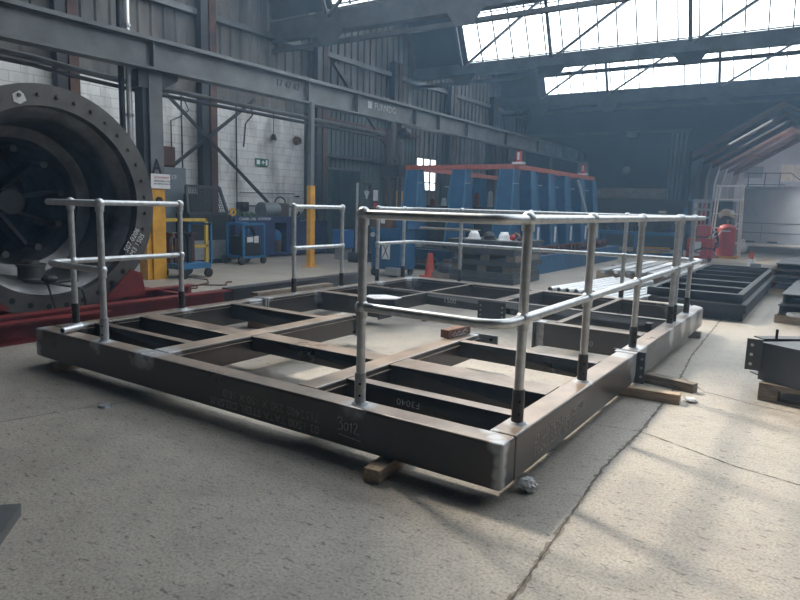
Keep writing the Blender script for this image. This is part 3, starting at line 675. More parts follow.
text('chalk_number', 'F3040', .06, 'chalk', face_m((-.77, .459, .275), (-1, 0, 0), (0, 0, -1)), t, .0005, 1.15, -.0012)

t = thing('platform_frame', 'far half of the big welded steel platform frame toward the back rail', 'steel frame', (0, 0, 0), 0, 'steel platform frame halves')
B_ = t
y0 = 2.68
rhs('right_beam', -BW, 0, y0, 5.0, BZ, ZT, t)
mb = MB(); mb.prism([(0, 5.0, BZ), (0, L - .12, BZ), (-.1, L, BZ), (-BW, L, BZ), (-BW, 5.0, BZ)], (0, 0, ZT - BZ)); mb.build('corner_beam', 'rhs', t, .03, seg=4)
rhs('left_beam', -W, -W + BW, 2.64, L, BZ, ZT, t)
rhs('back_beam', -W + BW, -BW, L - BW, L, BZ, ZT, t)
MB().box(-.21, .035, y0 - .03, y0 - .014, BZ - .01, ZT + .002).build('splice_plate', 'dark', t)
for z in (.13, .205, .28): MB().cyl((.018, y0 - .036, z), (.018, y0 - .03, z), .011).build('bolt', 'plate_galv', t)
MB().box(-W - .02, -W + BW + .04, 2.62, 2.635, BZ, ZT + .006).build('splice_plate', 'weld', t)
MB().box(xl, xl + .022, 2.66, L - BW, ZT - .045, ZT - .037).build('floor_ledge', 'rhs', t)
MB().box(xl, -BW, L - BW - .022, L - BW, ZT - .045, ZT - .037).build('floor_ledge', 'rhs', t)
# stub beams with end plates
rhs('stub_beam', xl, -3.3, 3.55, 3.7, BZ + .01, ZT, t, 'rhs', .012)
MB().box(-3.3, -3.285, 3.5, 3.78, BZ, ZT + .004).build('end_plate', 'dark', t)
rhs('stub_beam', -1.17, -BW, 3.4, 3.52, BZ + .01, ZT, t, 'chan', .01)
MB().box(-1.22, -1.2, 3.34, 3.58, BZ - .01, ZT + .004).build('end_plate', 'dark', t)
MB().box(-1.2, -1.12, 3.395, 3.525, BZ + .01, ZT + .006).build('primed_end', 'weld', t)
text('chalk_number', '3040', .07, 'stencil', face_m((-.75, 3.398, .16), (1, 0, 0), (0, 0, 1)), t, .0005)
cross(xl, -BW, 4.5, 4.6, .17).build('long_cross_member', 'chan', t, .003)
text('chalk_number', '1500', .085, 'chalk', face_m((-2.95, 4.497, .225), (1, 0, 0), (0, 0, 1)), t, .0005, 1.1, -.001)
for x, ya, w in ((-3.27, 3.75, .06), (-2.25, 4.6, .16), (-1.06, 3.55, .07)):
    rhs('joist', x, x + w, ya, L - BW, .17, ZT, t, 'chan', .006)
MB().box(-2.4, -2.02, 4.42, 4.44, BZ - .01, ZT - .006).build('end_plate', 'dark', t)
for z in (.14, .2, .26):
    for x in (-2.36, -2.06): MB().cyl((x, 4.414, z), (x, 4.42, z), .011, seg=8).build('bolt_hole', 'weld', t)
MB().box(-.23, -.17, 3.84, 3.94, ZT - .02, ZT + .05).build('cleat', 'socket', t)
tag(MB().prism([(-3.5, 3.5, ZT + .01), (-3.3, 3.42, ZT + .01), (-3.1, 3.6, ZT + .01), (-3.12, 3.75, ZT + .01), (-3.4, 3.8, ZT + .01), (-3.55, 3.65, ZT + .01)], (0, 0, .012)).build('rag', 'dirtycloth'), 'pale sheet lying on the stub beam end inside the frame', 'rag')

# ------------------------------------------------------------------ handrails
RT, RM, RR = 1.43, .905, .026
def arc_path(pts, rad=.13, z=0):
    out = []
    pts = [V((p[0], p[1], z)) for p in pts]
    for i, p in enumerate(pts):
        if 0 < i < len(pts) - 1:
            a = (pts[i - 1] - p).normalized(); b_ = (pts[i + 1] - p).normalized()
            if a.dot(b_) > -.99:
                p0, p1 = p + a * rad, p + b_ * rad; c_ = p + (a + b_) * rad
                for k in range(9):
                    th = k / 8 * PI / 2
                    out.append(c_ - b_ * rad * math.cos(th) * 1 - a * rad * math.sin(th) if False else c_ + (p0 - c_) * math.cos(th) + (p1 - c_) * math.sin(th))
                continue
        out.append(p)
    return out
def handrail(lab, path, posts, midpath=None, group='tubular handrails on the platform'):
    x0, y0_ = posts[0][:2]
    t = thing('handrail', lab, 'handrail', (0, 0, ZT), 0, group)
    off = V((0, 0, -ZT))
    MB().tube([p + off for p in arc_path(path, .13, RT)], RR, 14).build('top_rail', 'galv', t, smooth=True)
    MB().tube([p + off for p in arc_path(midpath or path, .13, RM)], RR, 14).build('mid_rail', 'galv', t, smooth=True)
    for q in posts:
        x, y = q[:2]; sock = q[2] if len(q) > 2 else 'socket'
        p = MB().cyl((x, y, .02), (x, y, RT - ZT), RR, seg=14).build('post', 'galv', t, smooth=True)
        for z in (RT - ZT, RM - ZT):
            MB().sph((x, y, z), .041, (1, 1, 1.05), 16).cyl((x, y, z - .06), (x, y, z - .02), .034, seg=14).build('rail_joint', 'galv', p, smooth=True)
        MB().cyl((x, y, .0), (x, y, .19), .033, seg=16).build('socket', sock, p, smooth=True)
        MB().cyl((x, y, -.002), (x, y, .012), .055, .04, seg=16).build('weld_collar', 'weld', p, smooth=True)
        for z in (.06, .13): MB().cyl((x + .02, y - .029, z), (x + .021, y - .0335, z), .008, seg=8).build('grub_screw_hole', 'hole', p)
    return t
e = .08
handrail('galvanised handrail wrapping the left front corner of the platform', [(-3.547, e), (-W + e, e), (-W + e, 1.48)], [(-3.547, e, 'weld'), (-W + e, .327), (-W + e, 1.48)])
handrail('short two post handrail on the left beam in front of the yellow column', [(-W + e, 3.19), (-W + e, 4.15)], [(-W + e, 3.19), (-W + e, 4.15)])
handrail('nearest tall galvanised handrail round the front right corner', [(-.95, e), (-e, e), (-e, 4.26)], [(-.95, e, 'weld'), (-e, .35), (-e, 1.432), (-e, 2.76), (-e, 4.26)])
handrail('galvanised handrail along the back beam wrapping both back corners', [(-W + e, 5.0), (-W + e, L - e), (-e, L - e), (-e, 4.42)], [(-W + e, 5.0), (-W + e, 5.7), (-3.5, L - e), (-2.38, L - e), (-1.03, L - e), (-e, 5.16), (-e, 4.42)])

# small things on and under the platform
def block(name, lab, c, size, rz=0, m='wood', cat='timber block', tilt=0, group=None):
    sx, sy, sz = size
    o = MB().box(-sx / 2, sx / 2, -sy / 2, sy / 2, 0, sz).build(name, m, None, .004, loc=c); o.rotation_euler = (0, tilt, rz); return tag(o, lab, cat, group)
block('timber_block', 'pale timber block under the front beam near the chalk number', (-.72, .15, 0), (.62, .1, .078), math.radians(97))
block('timber_block', 'small timber block under the front left corner', (-4.13, .12, 0), (.3, .09, .078), math.radians(95))
block('timber_block', 'notched pale timber under the beam joint, nearer of the two', (.08, 2.47, 0), (.6, .1, .078), math.radians(5))
block('timber_block', 'darker timber under the beam joint, farther of the two', (.12, 2.98, 0), (.62, .09, .078), math.radians(-14), 'woodgrey')
block('timber_block', 'brown timber under the left beam joint behind cross members', (-4.15, 2.45, 0), (.5, .12, .078), 0, 'wood')
block('timber_block', 'timber block carrying the middle of the back beam', (-2.3, 5.9, 0), (.12, .5, .078), 0, 'woodgrey')
block('timber_block', 'timber under the right beam toward the far corner', (-.1, 5.5, 0), (.3, .1, .078), 0, 'woodgrey')
block('timber_block', 'timber under the left beam toward the far corner', (-4.4, 5.4, 0), (.3, .1, .078), 0, 'woodgrey')
t = thing('marked_wood_block', 'red brown wood block with white markings lying on the joist end', 'wood block', (-1.5, 2.2, ZT + .002), math.radians(84))
MB().box(-.16, .19, -.045, .045, 0, .075).build('body', 'woodred', t, .005)
stroke('white_marking', [[(-.1, .02), (-.06, .05), (-.04, .02), (0, .05), (.03, .02)], [(.05, .03), (.1, .055), (.13, .03)], [(-.08, .01), (.1, .015)]], .003, 'chalk', face_m((0, -.046, 0), (1, 0, 0), (0, 0, 1)), t)
t = thing('pipe_offcut', 'short pipe offcut lying on the front left corner of the frame', 'pipe', (-4.1, .13, ZT))
MB().lathe([(.02, 0), (.028, 0), (.028, .22), (.02, .22)], seg=20, close=True).build('tube', 'galv', t, smooth=True); t.rotation_euler = (math.radians(90), 0, math.radians(20)); t.location = (-4.12, .21, ZT + .03)
MB().cyl((0, 0, .21), (0, 0, .215), .02).build('bore', 'hole', t)
mb = MB(); bmesh.ops.create_icosphere(mb.bm, subdivisions=3, radius=.045)
for v_ in mb.bm.verts:
    v_.co.z = max(0, v_.co.z * .9 + .03) ; v_.co += V((random.uniform(-.012, .012), random.uniform(-.012, .012), random.uniform(0, .015)))
tag(mb.build('crumpled_rag', 'dirtycloth', None, loc=(.035, .27, 0)), 'crumpled white paper by the near corner of the frame', 'rag')
mb = MB(); bmesh.ops.create_icosphere(mb.bm, subdivisions=2, radius=.05)
for v_ in mb.bm.verts: v_.co.z = max(0, v_.co.z * .4 + .01); v_.co += V((random.uniform(-.01, .01),) * 2 + (random.uniform(0, .01),))
tag(mb.build('torn_paper', 'dirtycloth', None, loc=(.44, 2.6, 0)), 'scrap of white paper beside the two timbers', 'rag')
tag(MB().cyl((0, 0, 0), (0, 0, .05), .04, .03, 10).cyl((0, 0, .05), (0, 0, .07), .02, .02, 8).build('steel_nut', 'rust', None, smooth=True, loc=(-3.05, 4.2, 0)), 'small rusty fitting on the floor inside the far frame', 'fitting')
tag(MB().cyl((0, 0, 0), (0, 0, .015), .05, .04, 12).build('steel_washer', 'plate_galv', None, loc=(-2.95, -.3, 0)), 'tiny pale washer on the floor before the front beam', 'washer')
t = thing('steel_channel', 'short dark steel channel end at the lower left frame edge', 'steel bar', (-1.93, -1.82, 0), math.radians(-8))
mb = MB(); mb.box(-.9, .13, -.0, .1, .05, .058); mb.box(-.9, .13, .0, .006, 0, .055); mb.box(-.9, .13, .094, .1, 0, .055); mb.build('channel', 'gantry', t)
t.rotation_euler = (0, 0, math.radians(138)); t.location = (-1.68, -1.52, 0)

# floor joints
def crack(pts, w, lab, m='crack', z=.0015):
    mb = MB(); L_, R_ = [], []
    P = []
    for a, b_ in zip(pts, pts[1:]):
        n_ = max(2, int((V(b_) - V(a)).length / .035))
        for i in range(n_): P.append(V(a).lerp(V(b_), i / n_))
    P.append(V(pts[-1])); prev = None
    for i, p in enumerate(P):
        d = (P[min(i + 1, len(P) - 1)] - P[max(i - 1, 0)]).normalized(); nn = V((-d.y, d.x)); ww = w * random.uniform(.2, 1.2); o_ = random.uniform(-1, 1) * w * .3
        a = mb.bm.verts.new((*(p + nn * (ww / 2 + o_)), z)); b2 = mb.bm.verts.new((*(p + nn * (-ww / 2 + o_)), z))
        if prev: mb.bm.faces.new((prev[0], a, b2, prev[1]))
        prev = (a, b2)
    return struct(mb.build(lab, m))
crack([(.38, -2.2), (.36, -.6), (.27, .8), (.29, 1.65), (.25, 3.0), (.14, 4.4), (.05, 7.2), (-.15, 12), (.0, 28)], .03, 'trim_15', 'joint_fill', .0008)
crack([(.38, -2.2), (.36, -.6), (.27, .8), (.29, 1.65), (.25, 3.0), (.14, 4.4), (.05, 7.2), (-.15, 12), (.0, 28)], .01, 'trim_7')
crack([(-.1, 1.55), (.29, 1.62), (.9, 1.35), (3, .9)], .012, 'trim_8')
crack([(0.0, 3.35), (.25, 3.35), (.47, 3.0), (.87, 2.84), (2.5, 2.6)], .012, 'trim_9')
crack([(-12, 6.9), (-8, 6.7), (-5, 6.4), (-4.5, 6.3)], .02, 'trim_10')
crack([(-6.5, 5.4), (-6.0, 4.6), (-5.2, 4.8), (-4.6, 4.5)], .015, 'trim_11')
crack([(-5.5, -1.8), (-3.2, -1.0), (-3.0, -.3), (-2.9, -.1)], .008, 'trim_12')
crack([(-3.9, 16.5), (-1.5, 17.2), (1.8, 16.0)], .03, 'trim_13')

# ------------------------------------------------------------------ blue jig
JX0, JX1, JY0, JY1, JH = -8.0, -5.0, 11.2, 16.9, 2.5
t = thing('blue_jig', 'large blue welding jig of tall buttress stands topped with red rails', 'welding jig', (0, 0, 0))
for a, b_ in (((JX0, JY0), (JX1, JY0)), ((JX1, JY0), (JX1, JY1)), ((JX0, JY0), (JX0, JY1)), ((JX0, JY1), (JX1, JY1))):
    MB().bar((*a, JH - .06), (*b_, JH - .06), .14, .11).build('red_rail', 'rail_red', t)
def buttress(cx, cy, dx, dy):
    # tapering stand: face plate facing outward direction (dx,dy), side webs
    d = V((dx, dy, 0)); s_ = V((-dy, dx, 0)); c0 = V((cx, cy, 0))
    def P(o, l, z): return c0 + d * o + s_ * l + V((0, 0, z))
    o = MB().prism([P(.12, -.16, JH - .12), P(.12, .16, JH - .12), P(.36, .24, .3), P(.36, -.24, .3)], d * .02).build('face_plate', 'blue', t)
    for sg in (-1, 1):
        MB().prism([P(-.1, sg * .16, JH - .12), P(.12, sg * .16, JH - .12), P(.36, sg * .24, .3), P(-.35, sg * .24, .3)], s_ * .02 * sg).build('side_web', 'blue', o)
        MB().bar(P(.15, sg * .17, JH - .12), P(.38, sg * .25, .3), .035, .035).build('bright_edge', 'bluelight', o)
    for z in (2.05, 1.45): MB().bar(P(.2, .2, z), P(.24, .34, z), .025, .025).build('peg', 'plate_galv', o)
    if dx > 0: MB().box(-.004, .004, -.06, .06, -.2, .2).build('paper_tag', 'paper', o).location = P(.335, .05, .85)
for x in (-7.75, -6.4, -5.15): buttress(x, JY0, 0, -1)
for y in (11.9, 13.05, 14.25, 15.5, 16.6): buttress(JX1, y, 1, 0)
for x in (-7.75, -6.4, -5.15): buttress(x, JY1, 0, 1)
for y in (13.9, 15.3): buttress(JX0, y, -1, 0)
MB().box(JX0 + .3, JX1 - .3, JY0 + .3, JY1 - .3, .3, 1.5).build('inner_bed', 'nearblack', t)
MB().box(JX0 - .05, JX1 + .78, JY0 - .65, JY1 + .6, 0, .42).build('base_plinth', 'blue', t, .01)
for y in range(6): MB().box(JX1 + .78, JX1 + .79, JY0 - .6 + y * 1.1, JY0 - .58 + y * 1.1, 0, .42).build('base_seam', 'bluelight', t)
MB().bar((-4.7, 14.7, 2.3), (-4.4, 15.2, .9), .05, .05).build('loose_prop', 'galv', t)
for i in range(15):
    y = 10.9 + i * .4 + (.12 if i % 3 == 0 else 0)
    o = MB().box(-.1, .1, -.04, .04, 0, .12).cyl((-.1, 0, .13), (.1, 0, .13), .07, seg=12).build('roller_bracket', 'rust', None, smooth=True, loc=(-4.42, y, .42))
    tag(o, 'rusty bracket in the row along the jig plinth edge', 'bracket', 'rusty brackets on the jig plinth')
for x, y, lab in ((-4.98, 11.3, 'small red and white light on the near corner of the red rail'), (-4.98, 15.9, 'small red and white light toward the far end of the red rail')):
    t = thing('signal_lamp', lab, 'signal lamp', (x, y, JH))
    MB().box(-.13, .13, -.1, .1, 0, .05).build('base', 'paper', t); MB().box(-.045, .045, -.05, .05, .05, .3).build('body', 'redbright', t); MB().box(-.02, .03, -.056, -.05, .1, .27).build('white_stripe', 'paper', t)
for i in range(8):
    x, y = -7.6 + i * .33, 11.75 + random.uniform(0, .3); h = random.uniform(.12, .35)
    tag(MB().cyl((0, 0, 0), (0, 0, h), .07, .06, 10).sph((0, 0, h), .06, seg=8).build('fixture_pin', ('rust', 'plate_galv', 'redbright', 'nearblack')[i % 4], None, smooth=True, loc=(x, y, 1.5)), 'small fixture part standing on the bed inside the blue jig', 'fixture', 'fixture parts inside the jig')

# steel plate stack with hard hats
for i in range(7):
    z = i * .112; off = random.uniform(-.08, .08)
    mt = ('dark', 'girder', 'woodgrey', 'dark', 'woodgrey', 'dark', 'dark')[i]
    nm, lb, ct = (('timber_bearer', 'timber bearer layer in the stack below the hard hats, level %s' % ('low' if i == 2 else 'upper'), 'timber') if mt == 'woodgrey' else
      ('steel_plate', 'dark steel slab in the stack below the hard hats', 'steel plate'))
    g = 'slabs in the stack below the hard hats' if mt != 'woodgrey' else None
    if mt == 'woodgrey': o = MB().box(-.68, -.5, -.5, .7, 0, .11).box(-.1, .1, -.5, .7, 0, .11).box(.45, .65, -.5, .7, 0, .11).build(nm, mt, None, loc=(-4.5 + off, 9.2, z))
    else: o = MB().box(-.72, .7, -.55, .8, 0, .11).build(nm, mt, None, .004, loc=(-4.5 + off, 9.2, z))
    tag(o, lb, ct, g)
tag(MB().box(-.78, .76, -.58, .8, 0, .06).build('steel_plate', 'dark', None, .004, loc=(-4.5, 9.2, .784)), 'topmost dark slab of the stack carrying the hard hats', 'steel plate')
def hat(loc, lab, m='white', group=None):
    t = thing('hard_hat', lab, 'hard hat', loc, random.uniform(0, 6)); t.scale = (.8, .8, 1.0)
    MB().lathe([(.175, 0), (.17, .015), (.145, .02), (.14, .06), (.12, .11), (.08, .145), (0, .16)], seg=24).build('shell', m, t, smooth=True)
    MB().box(-.012, .012, -.1, .1, .13, .165).build('ridge', m, t, .005); MB().lathe([(.12, -.004), (.2, -.004), (.2, .006), (.12, .006)], (.03, 0, 0), seg=24, close=True).build('brim', m, t)
    return t
hat((-4.84, 8.95, .85), 'white hard hat, left one on the steel stack')
hat((-4.17, 8.95, .85), 'white hard hat, right one on the steel stack')
hat((-4.5, 8.95, .85), 'dark hard hat between the two white ones', 'nearblack')
t = thing('ear_defenders', 'red ear defenders lying right of the hard hats', 'ear defenders', (-3.95, 9.0, .85))
MB().sph((-.06, 0, .06), .06).build('ear_cup', 'redbright', t); MB().sph((.08, .02, .05), .05).build('ear_cup', 'rust', t); MB().tube([(-.06, 0, .1), (0, 0, .16), (.08, .02, .1)], .01).build('headband', 'yellow', t)
# low rack left of the stack
t = thing('material_rack', 'low dark rack of scrap sections left of the steel stack', 'rack', (-6.35, 10.1, 0))
for z in (.12, .5, .95): MB().box(-.9, .9, -.3, .35, z, z + .035).build('shelf', 'girder' if z < .9 else 'woodgrey', t)
for x in (-.88, .85):
    for y in (-.28, .3): MB().box(x, x + .04, y, y + .04, 0, .95).build('leg', 'nearblack', t)
for i in range(6):
    tag(MB().box(-.1, .1, -.12, .1, 0, random.uniform(.06, .16)).cyl((0, 0, .06), (.1, 0, .12), .05, seg=8).build('steel_offcut', ('dark', 'plate_galv', 'rust')[i % 3], None, loc=(-7.05 + i * .27, 10.0, .535 if i % 2 else .155)), 'small steel offcut lying on the low dark rack', 'offcut', 'offcuts on the low rack')
t = thing('traffic_cone', 'faded red cone standing by the back rail left of the steel stack', 'cone', (-5.75, 8.75, 0))
MB().cyl((0, 0, .03), (0, 0, .5), .11, .05, 16).build('body', 'orange', t, smooth=True); MB().box(-.16, .16, -.16, .16, 0, .03).build('base', 'orange', t)
t = thing('casting', 'dark round casting beside the faded red cone', 'casting', (-5.35, 8.8, 0))
MB().sph((0, 0, .2), .18, (1.3, 1, .9)).build('body', 'nearblack', t); MB().cyl((0, 0, .28), (0, 0, .38), .1).build('cap', 'rust', t); MB().box(-.3, .3, -.15, .15, 0, .12).build('foot', 'woodgrey', t)

# galvanised tubes bundle on the floor behind the frame
for i in range(16):
    L_ = random.uniform(2.4, 3.1); low = i < 10
    x = -2.72 + (i * .145 if low else .07 + (i - 10) * .15); yy = random.uniform(7.0, 7.5) if low else 7.6
    o = MB().lathe([(.035, 0), (.05, 0), (.05, L_), (.035, L_)], seg=12, close=True).build('galvanised_tube', 'galv', None, smooth=True)
    tag(o, 'shiny galvanised tube in the bundle beyond the right side of the platform', 'tube', 'galvanised tubes on the floor')
    o.location = (x, yy, .05 if low else .137); o.rotation_euler = (math.radians(-90), 0, math.radians(-7))
for i in range(7):
    tag(MB().box(-.04, .04, -1.7, 1.7, 0, .06).box(-.09, .09, -1.7, 1.7, .06, .075).build('galvanised_rail', 'white' if i % 2 else 'galv', None, loc=(-2.65 + i * .24, 12.3 + .1 * (i % 3), .2)), 'pale galvanised section in the far stack beyond the tubes', 'steel section', 'pale sections behind the platform')
for y in (11.2, 13.4):
    block('timber_bearer', 'timber bearer under the pale sections, %s one' % ('nearer' if y < 12 else 'farther'), (-1.95, y, 0), (2.0, .1, .2), 0, 'wood')
tag(MB().lathe([(.1, 0), (.14, 0), (.14, .05), (.1, .05)], seg=16, close=True).build('steel_ring', 'rust', None, loc=(-3.45, 14.6, 0)), 'small rusty ring on the floor by the jig plinth end', 'ring')

# stacked black tray frames
def tray(z, dx, dy, lab):
    t = thing('tray_frame', lab, 'steel frame', (-.33 + dx, 10.1 + dy, z), 0, 'stacked black tray frames')
    w, l, h = .64, 2.9, .115
    mb = MB()
    for sg in (-1, 1):
        mb.box(sg * w - .006, sg * w + .006, -l, l, 0, h); mb.box(min(sg * w, sg * (w - .08)), max(sg * w, sg * (w - .08)), -l, l, h - .01, h)
    mb.build('side_angle', 'nearblack', t)
    for sg in (-1, 1):
        mb = MB(); mb.box(-w, w, sg * l - .006, sg * l + .006, 0, h); a, b_ = sorted((sg * l, sg * (l - .1))); mb.box(-w, w, a, b_, h - .01, h); mb.build('end_angle', 'nearblack', t)
    for y in (-1.9, -.9, .2, 1.2, 2.1, 2.5): MB().box(-w, w, y, y + .05, .02, h - .012).build('cross_bar', 'nearblack', t)
    MB().box(-w, w, -l, l, 0, .006).build('sheet', 'nearblack', t)
    return t
for i, (dx, dy) in enumerate(((0, 0), (.04, -.1), (-.03, .1))):
    tray(.01 + i * .12, dx, dy, ('bottom black tray frame of the stack beyond the platform corner', 'middle black tray frame of the stack beyond the platform corner', 'topmost black tray frame of the stack beyond the platform corner')[i])
tag(MB().box(-.1, .1, -.006, .006, 0, .09).build('steel_bracket', 'plate_galv', None, loc=(-.05, 12.75, .37)), 'small pale plate at the far end of the top tray', 'plate')

# pallet and fabricated bracket at right
t = thing('pallet', 'weathered wooden pallet at the right edge carrying the steel bracket', 'pallet', (.87, 3.02, 0), math.radians(-10))
for i in range(7):
    MB().box(0, 1.2, .0 + i * .14, .1 + i * .14, .125, .145).build('deck_board', 'woodgrey', t)
for y in (0, .42, .84):
    for x in (0, .52, 1.05): MB().box(x, x + .14, y, y + .1, .02, .105).build('block', 'woodgrey', t)
    MB().box(0, 1.2, y, y + .1, .105, .125).build('stringer_board', 'woodgrey', t); MB().box(0, 1.2, y, y + .1, 0, .02).build('bottom_board', 'woodgrey', t)
t = thing('fabricated_steelwork', 'dark fabricated steel bracket with bolted end plate on the pallet', 'steel bracket', (.83, 3.22, .147))
MB().box(-.085, .03, -.1, -.085, .07, .33).build('end_plate', 'dark', t)
for z in (.12, .2, .28): MB().cyl((-.045, -.102, z), (-.045, -.098, z), .013, seg=12).build('bolt_hole', 'paper', t)
def chan_dir(a, ang, ln, h, parent, nm):
    d = V((math.cos(ang), math.sin(ang), 0)); s_ = V((-d.y, d.x, 0)); a = V(a); mb = MB()
    mb.bar(a + V((0, 0, h / 2)), a + d * ln + V((0, 0, h / 2)), .01, h)
    for z in (.005, h - .005): mb.bar(a + s_ * .06 + V((0, 0, z)), a + s_ * .06 + d * ln + V((0, 0, z)), .13, .01)
    return mb.build(nm, 'dark', parent)
chan_dir((.02, -.08, 0), math.radians(-32), 1.3, .3, t, 'lower_arm')
chan_dir((.02, .03, .0), math.radians(38), 1.5, .32, t, 'upper_arm')
chan_dir((.25, -.1, .0), math.radians(30), .9, .28, t, 'rib')
MB().prism([(.0, -.08, .3), (.35, -.28, .3), (.35, .25, .3)], (0, 0, .01)).build('gusset_plate', 'dark', t)
MB().box(.1, .12, .1, .12, .3, .4).build('lug', 'dark', t)
# right hand stacks
def bundle(loc, lab, n, h, l, w, mm=('dark', 'girder'), bear='wood'):
    t = thing('steel_bundle', lab, 'steel bundle', loc, math.radians(-2))
    for y in (.05, l - .25): MB().box(0, w, y, y + .12, 0, .12).build('bearer', bear, t)
    for i in range(n):
        z = .12 + i * h; o = (.05 * (i % 2)) + random.uniform(0, .04)
        mb = MB(); mb.box(o, w, 0, l, z + h - .02, z + h); mb.box(o + .02, o + .04, 0, l, z + .01, z + h - .02); mb.box(o, w, 0, l, z, z + .015); mb.build('channel', mm[i % 2], t)
    return t
bundle((.68, 7.45, 0), 'banded black channels on a wood bearer at the right edge', 2, .15, 2.4, 1.2)
t = thing('coiled_strap', 'coil of grey cable lying on the banded channels', 'cable coil', (1.0, 7.4, .15))
MB().lathe([(.14, 0), (.17, 0), (.17, .03), (.14, .03)], (0, -.1, .0), seg=24, close=True).build('coil', 'galv', t)
bundle((.33, 11.2, 0), 'farther stack of rusty steel sections at the right edge', 4, .12, 2.2, 1.2, ('rust', 'girder'))
tag(MB().prism([(.75, 9.9, 0), (1.8, 9.9, 0), (1.8, 10.6, 0), (.85, 10.6, 0)], (0, 0, .3)).build('wrapped_package', 'white', None, .03), 'white wrapped package between the right edge stacks', 'package')

# far cone, cylinder, red welder, ladder
t = thing('traffic_cone', 'red and white cone behind the black tray frames', 'cone', (-.53, 17.0, 0))
MB().cyl((0, 0, .03), (0, 0, .3), .12, .075, 20).build('white_sleeve', 'white', t, smooth=True); MB().cyl((0, 0, .3), (0, 0, .5), .075, .035, 20).build('red_top', 'orange', t, smooth=True); MB().box(-.17, .17, -.17, .17, 0, .03).build('base', 'nearblack', t)
t = thing('gas_cylinder', 'fat dark red gas cylinder on a yellow base', 'gas cylinder', (-1.75, 21.6, 0), 0)
MB().lathe([(0, .08), (.27, .08), (.29, .12), (.29, .98), (.25, 1.08), (.12, 1.15), (0, 1.16)], seg=28).build('tank', 'redbright', t, smooth=True)
MB().box(-.4, .4, -.35, .35, 0, .08).build('yellow_base', 'yellow', t); MB().cyl((0, 0, 1.15), (0, 0, 1.3), .05).build('valve', 'plate_galv', t)
MB().box(-.12, .14, -.298, -.285, .9, .95).build('white_lettering', 'paper', t)
t = thing('hose_coil', 'yellow and white hoses heaped above the red cylinder', 'hose', (-1.8, 21.6, 1.3))
for i in range(7):
    mb = MB(); a0 = random.uniform(0, 6); mb.tube([(random.uniform(-.05, .05) + .2 * math.cos(a0 + k * .5), .1 * math.sin(a0 + k * .5), .03 + .14 * abs(math.sin(k * .5 + a0)) + .03 * i) for k in range(9)], .025, 6); mb.build('hose', 'yellowrail' if i % 2 else 'paper', t)
t = thing('red_welding_set', 'red welding power source with white panel behind the back corner', 'welding machine', (-2.12, 19.2, 0))
MB().box(-.4, .32, -.3, .3, .1, .72).build('cabinet', 'redbright', t, .02); MB().box(-.18, .02, -.31, -.3, .3, .62).build('white_panel', 'paper', t); MB().box(-.22, .0, -.31, -.3, .18, .26).build('white_panel', 'paper', t)
MB().box(-.15, .2, -.2, .2, .78, 1.12).build('wire_feeder', 'redbright', t, .02)
for x in (-.3, .25): wheel(t, x, -.25, .1); wheel(t, x, .25, .1)
mb = MB(); mb.tube([(-.4, -.35, .35), (-.2, -.4, .3), (.1, -.38, .45), (.4, -.35, .4), (.5, -.3, .7), (.42, -.3, .9)], .025, 6); mb.build('cable', 'black', t)
t = thing('tool_rack', 'blue edged white rack of small tools above the red welding set', 'tool rack', (-2.3, 20.0, 0))
MB().box(-.35, .25, 0, .04, 1.05, 1.95).build('panel', 'plate_galv', t); MB().box(-.37, -.33, -.02, .06, 0, 1.97).build('blue_edge', 'trolleyblue', t); MB().box(.22, .26, -.0, .04, 0, 1.1).build('leg', 'plate_galv', t)
for i in range(12): MB().box(-.28 + (i % 4) * .13, -.2 + (i % 4) * .13, -.03, 0, 1.15 + (i // 4) * .25, 1.33 + (i // 4) * .25).build('hanging_tool', ('paper', 'rust', 'redbright', 'nearblack')[i % 4], t)
t = thing('scaffold_tower', 'white folding ladder tower behind the red gas cylinder', 'ladder', (-1.85, 22.4, 0))
for x in (-.4, .35):
    for y in (-.25, .35):
        mb = MB(); mb.bar((x * 1.25, y, 0), (x, y, 2.5), .05, .05); mb.build('upright', 'white', t)
for z in (.5, 1.0, 1.5, 2.0, 2.47):
    for y in (-.25, .35): MB().bar((-.42, y, z), (.38, y, z), .04, .04).build('rung', 'white', t)
    MB().bar((-.42, -.25, z), (-.42, .35, z), .03, .03).build('side_rung', 'white', t); MB().bar((.38, -.25, z), (.38, .35, z), .03, .03).build('side_rung', 'white', t)
MB().bar((-.5, -.27, 0), (.36, -.27, 1.2), .03, .03).build('brace', 'white', t)
t = thing('hose_tangle', 'tangle of black and white cables left of the red cylinder', 'cable', (-2.1, 21.0, 0))
for i in range(6):
    mb = MB(); mb.tube([(random.uniform(-.22, .22), random.uniform(-.15, .15), .06 + k * .12) for k in range(8)], .022, 6); mb.build('cable', ('black', 'paper')[i % 2], t)
t = thing('plastic_bag', 'small white bag on the floor right of the cylinder', 'bag', (-1.62, 25.3, 0))
MB().sph((0, 0, .2), .2, (1, 1, 1.1)).sph((.02, 0, .45), .09, (1, 1, 1.3)).build('bag', 'dirtycloth', t, smooth=True)

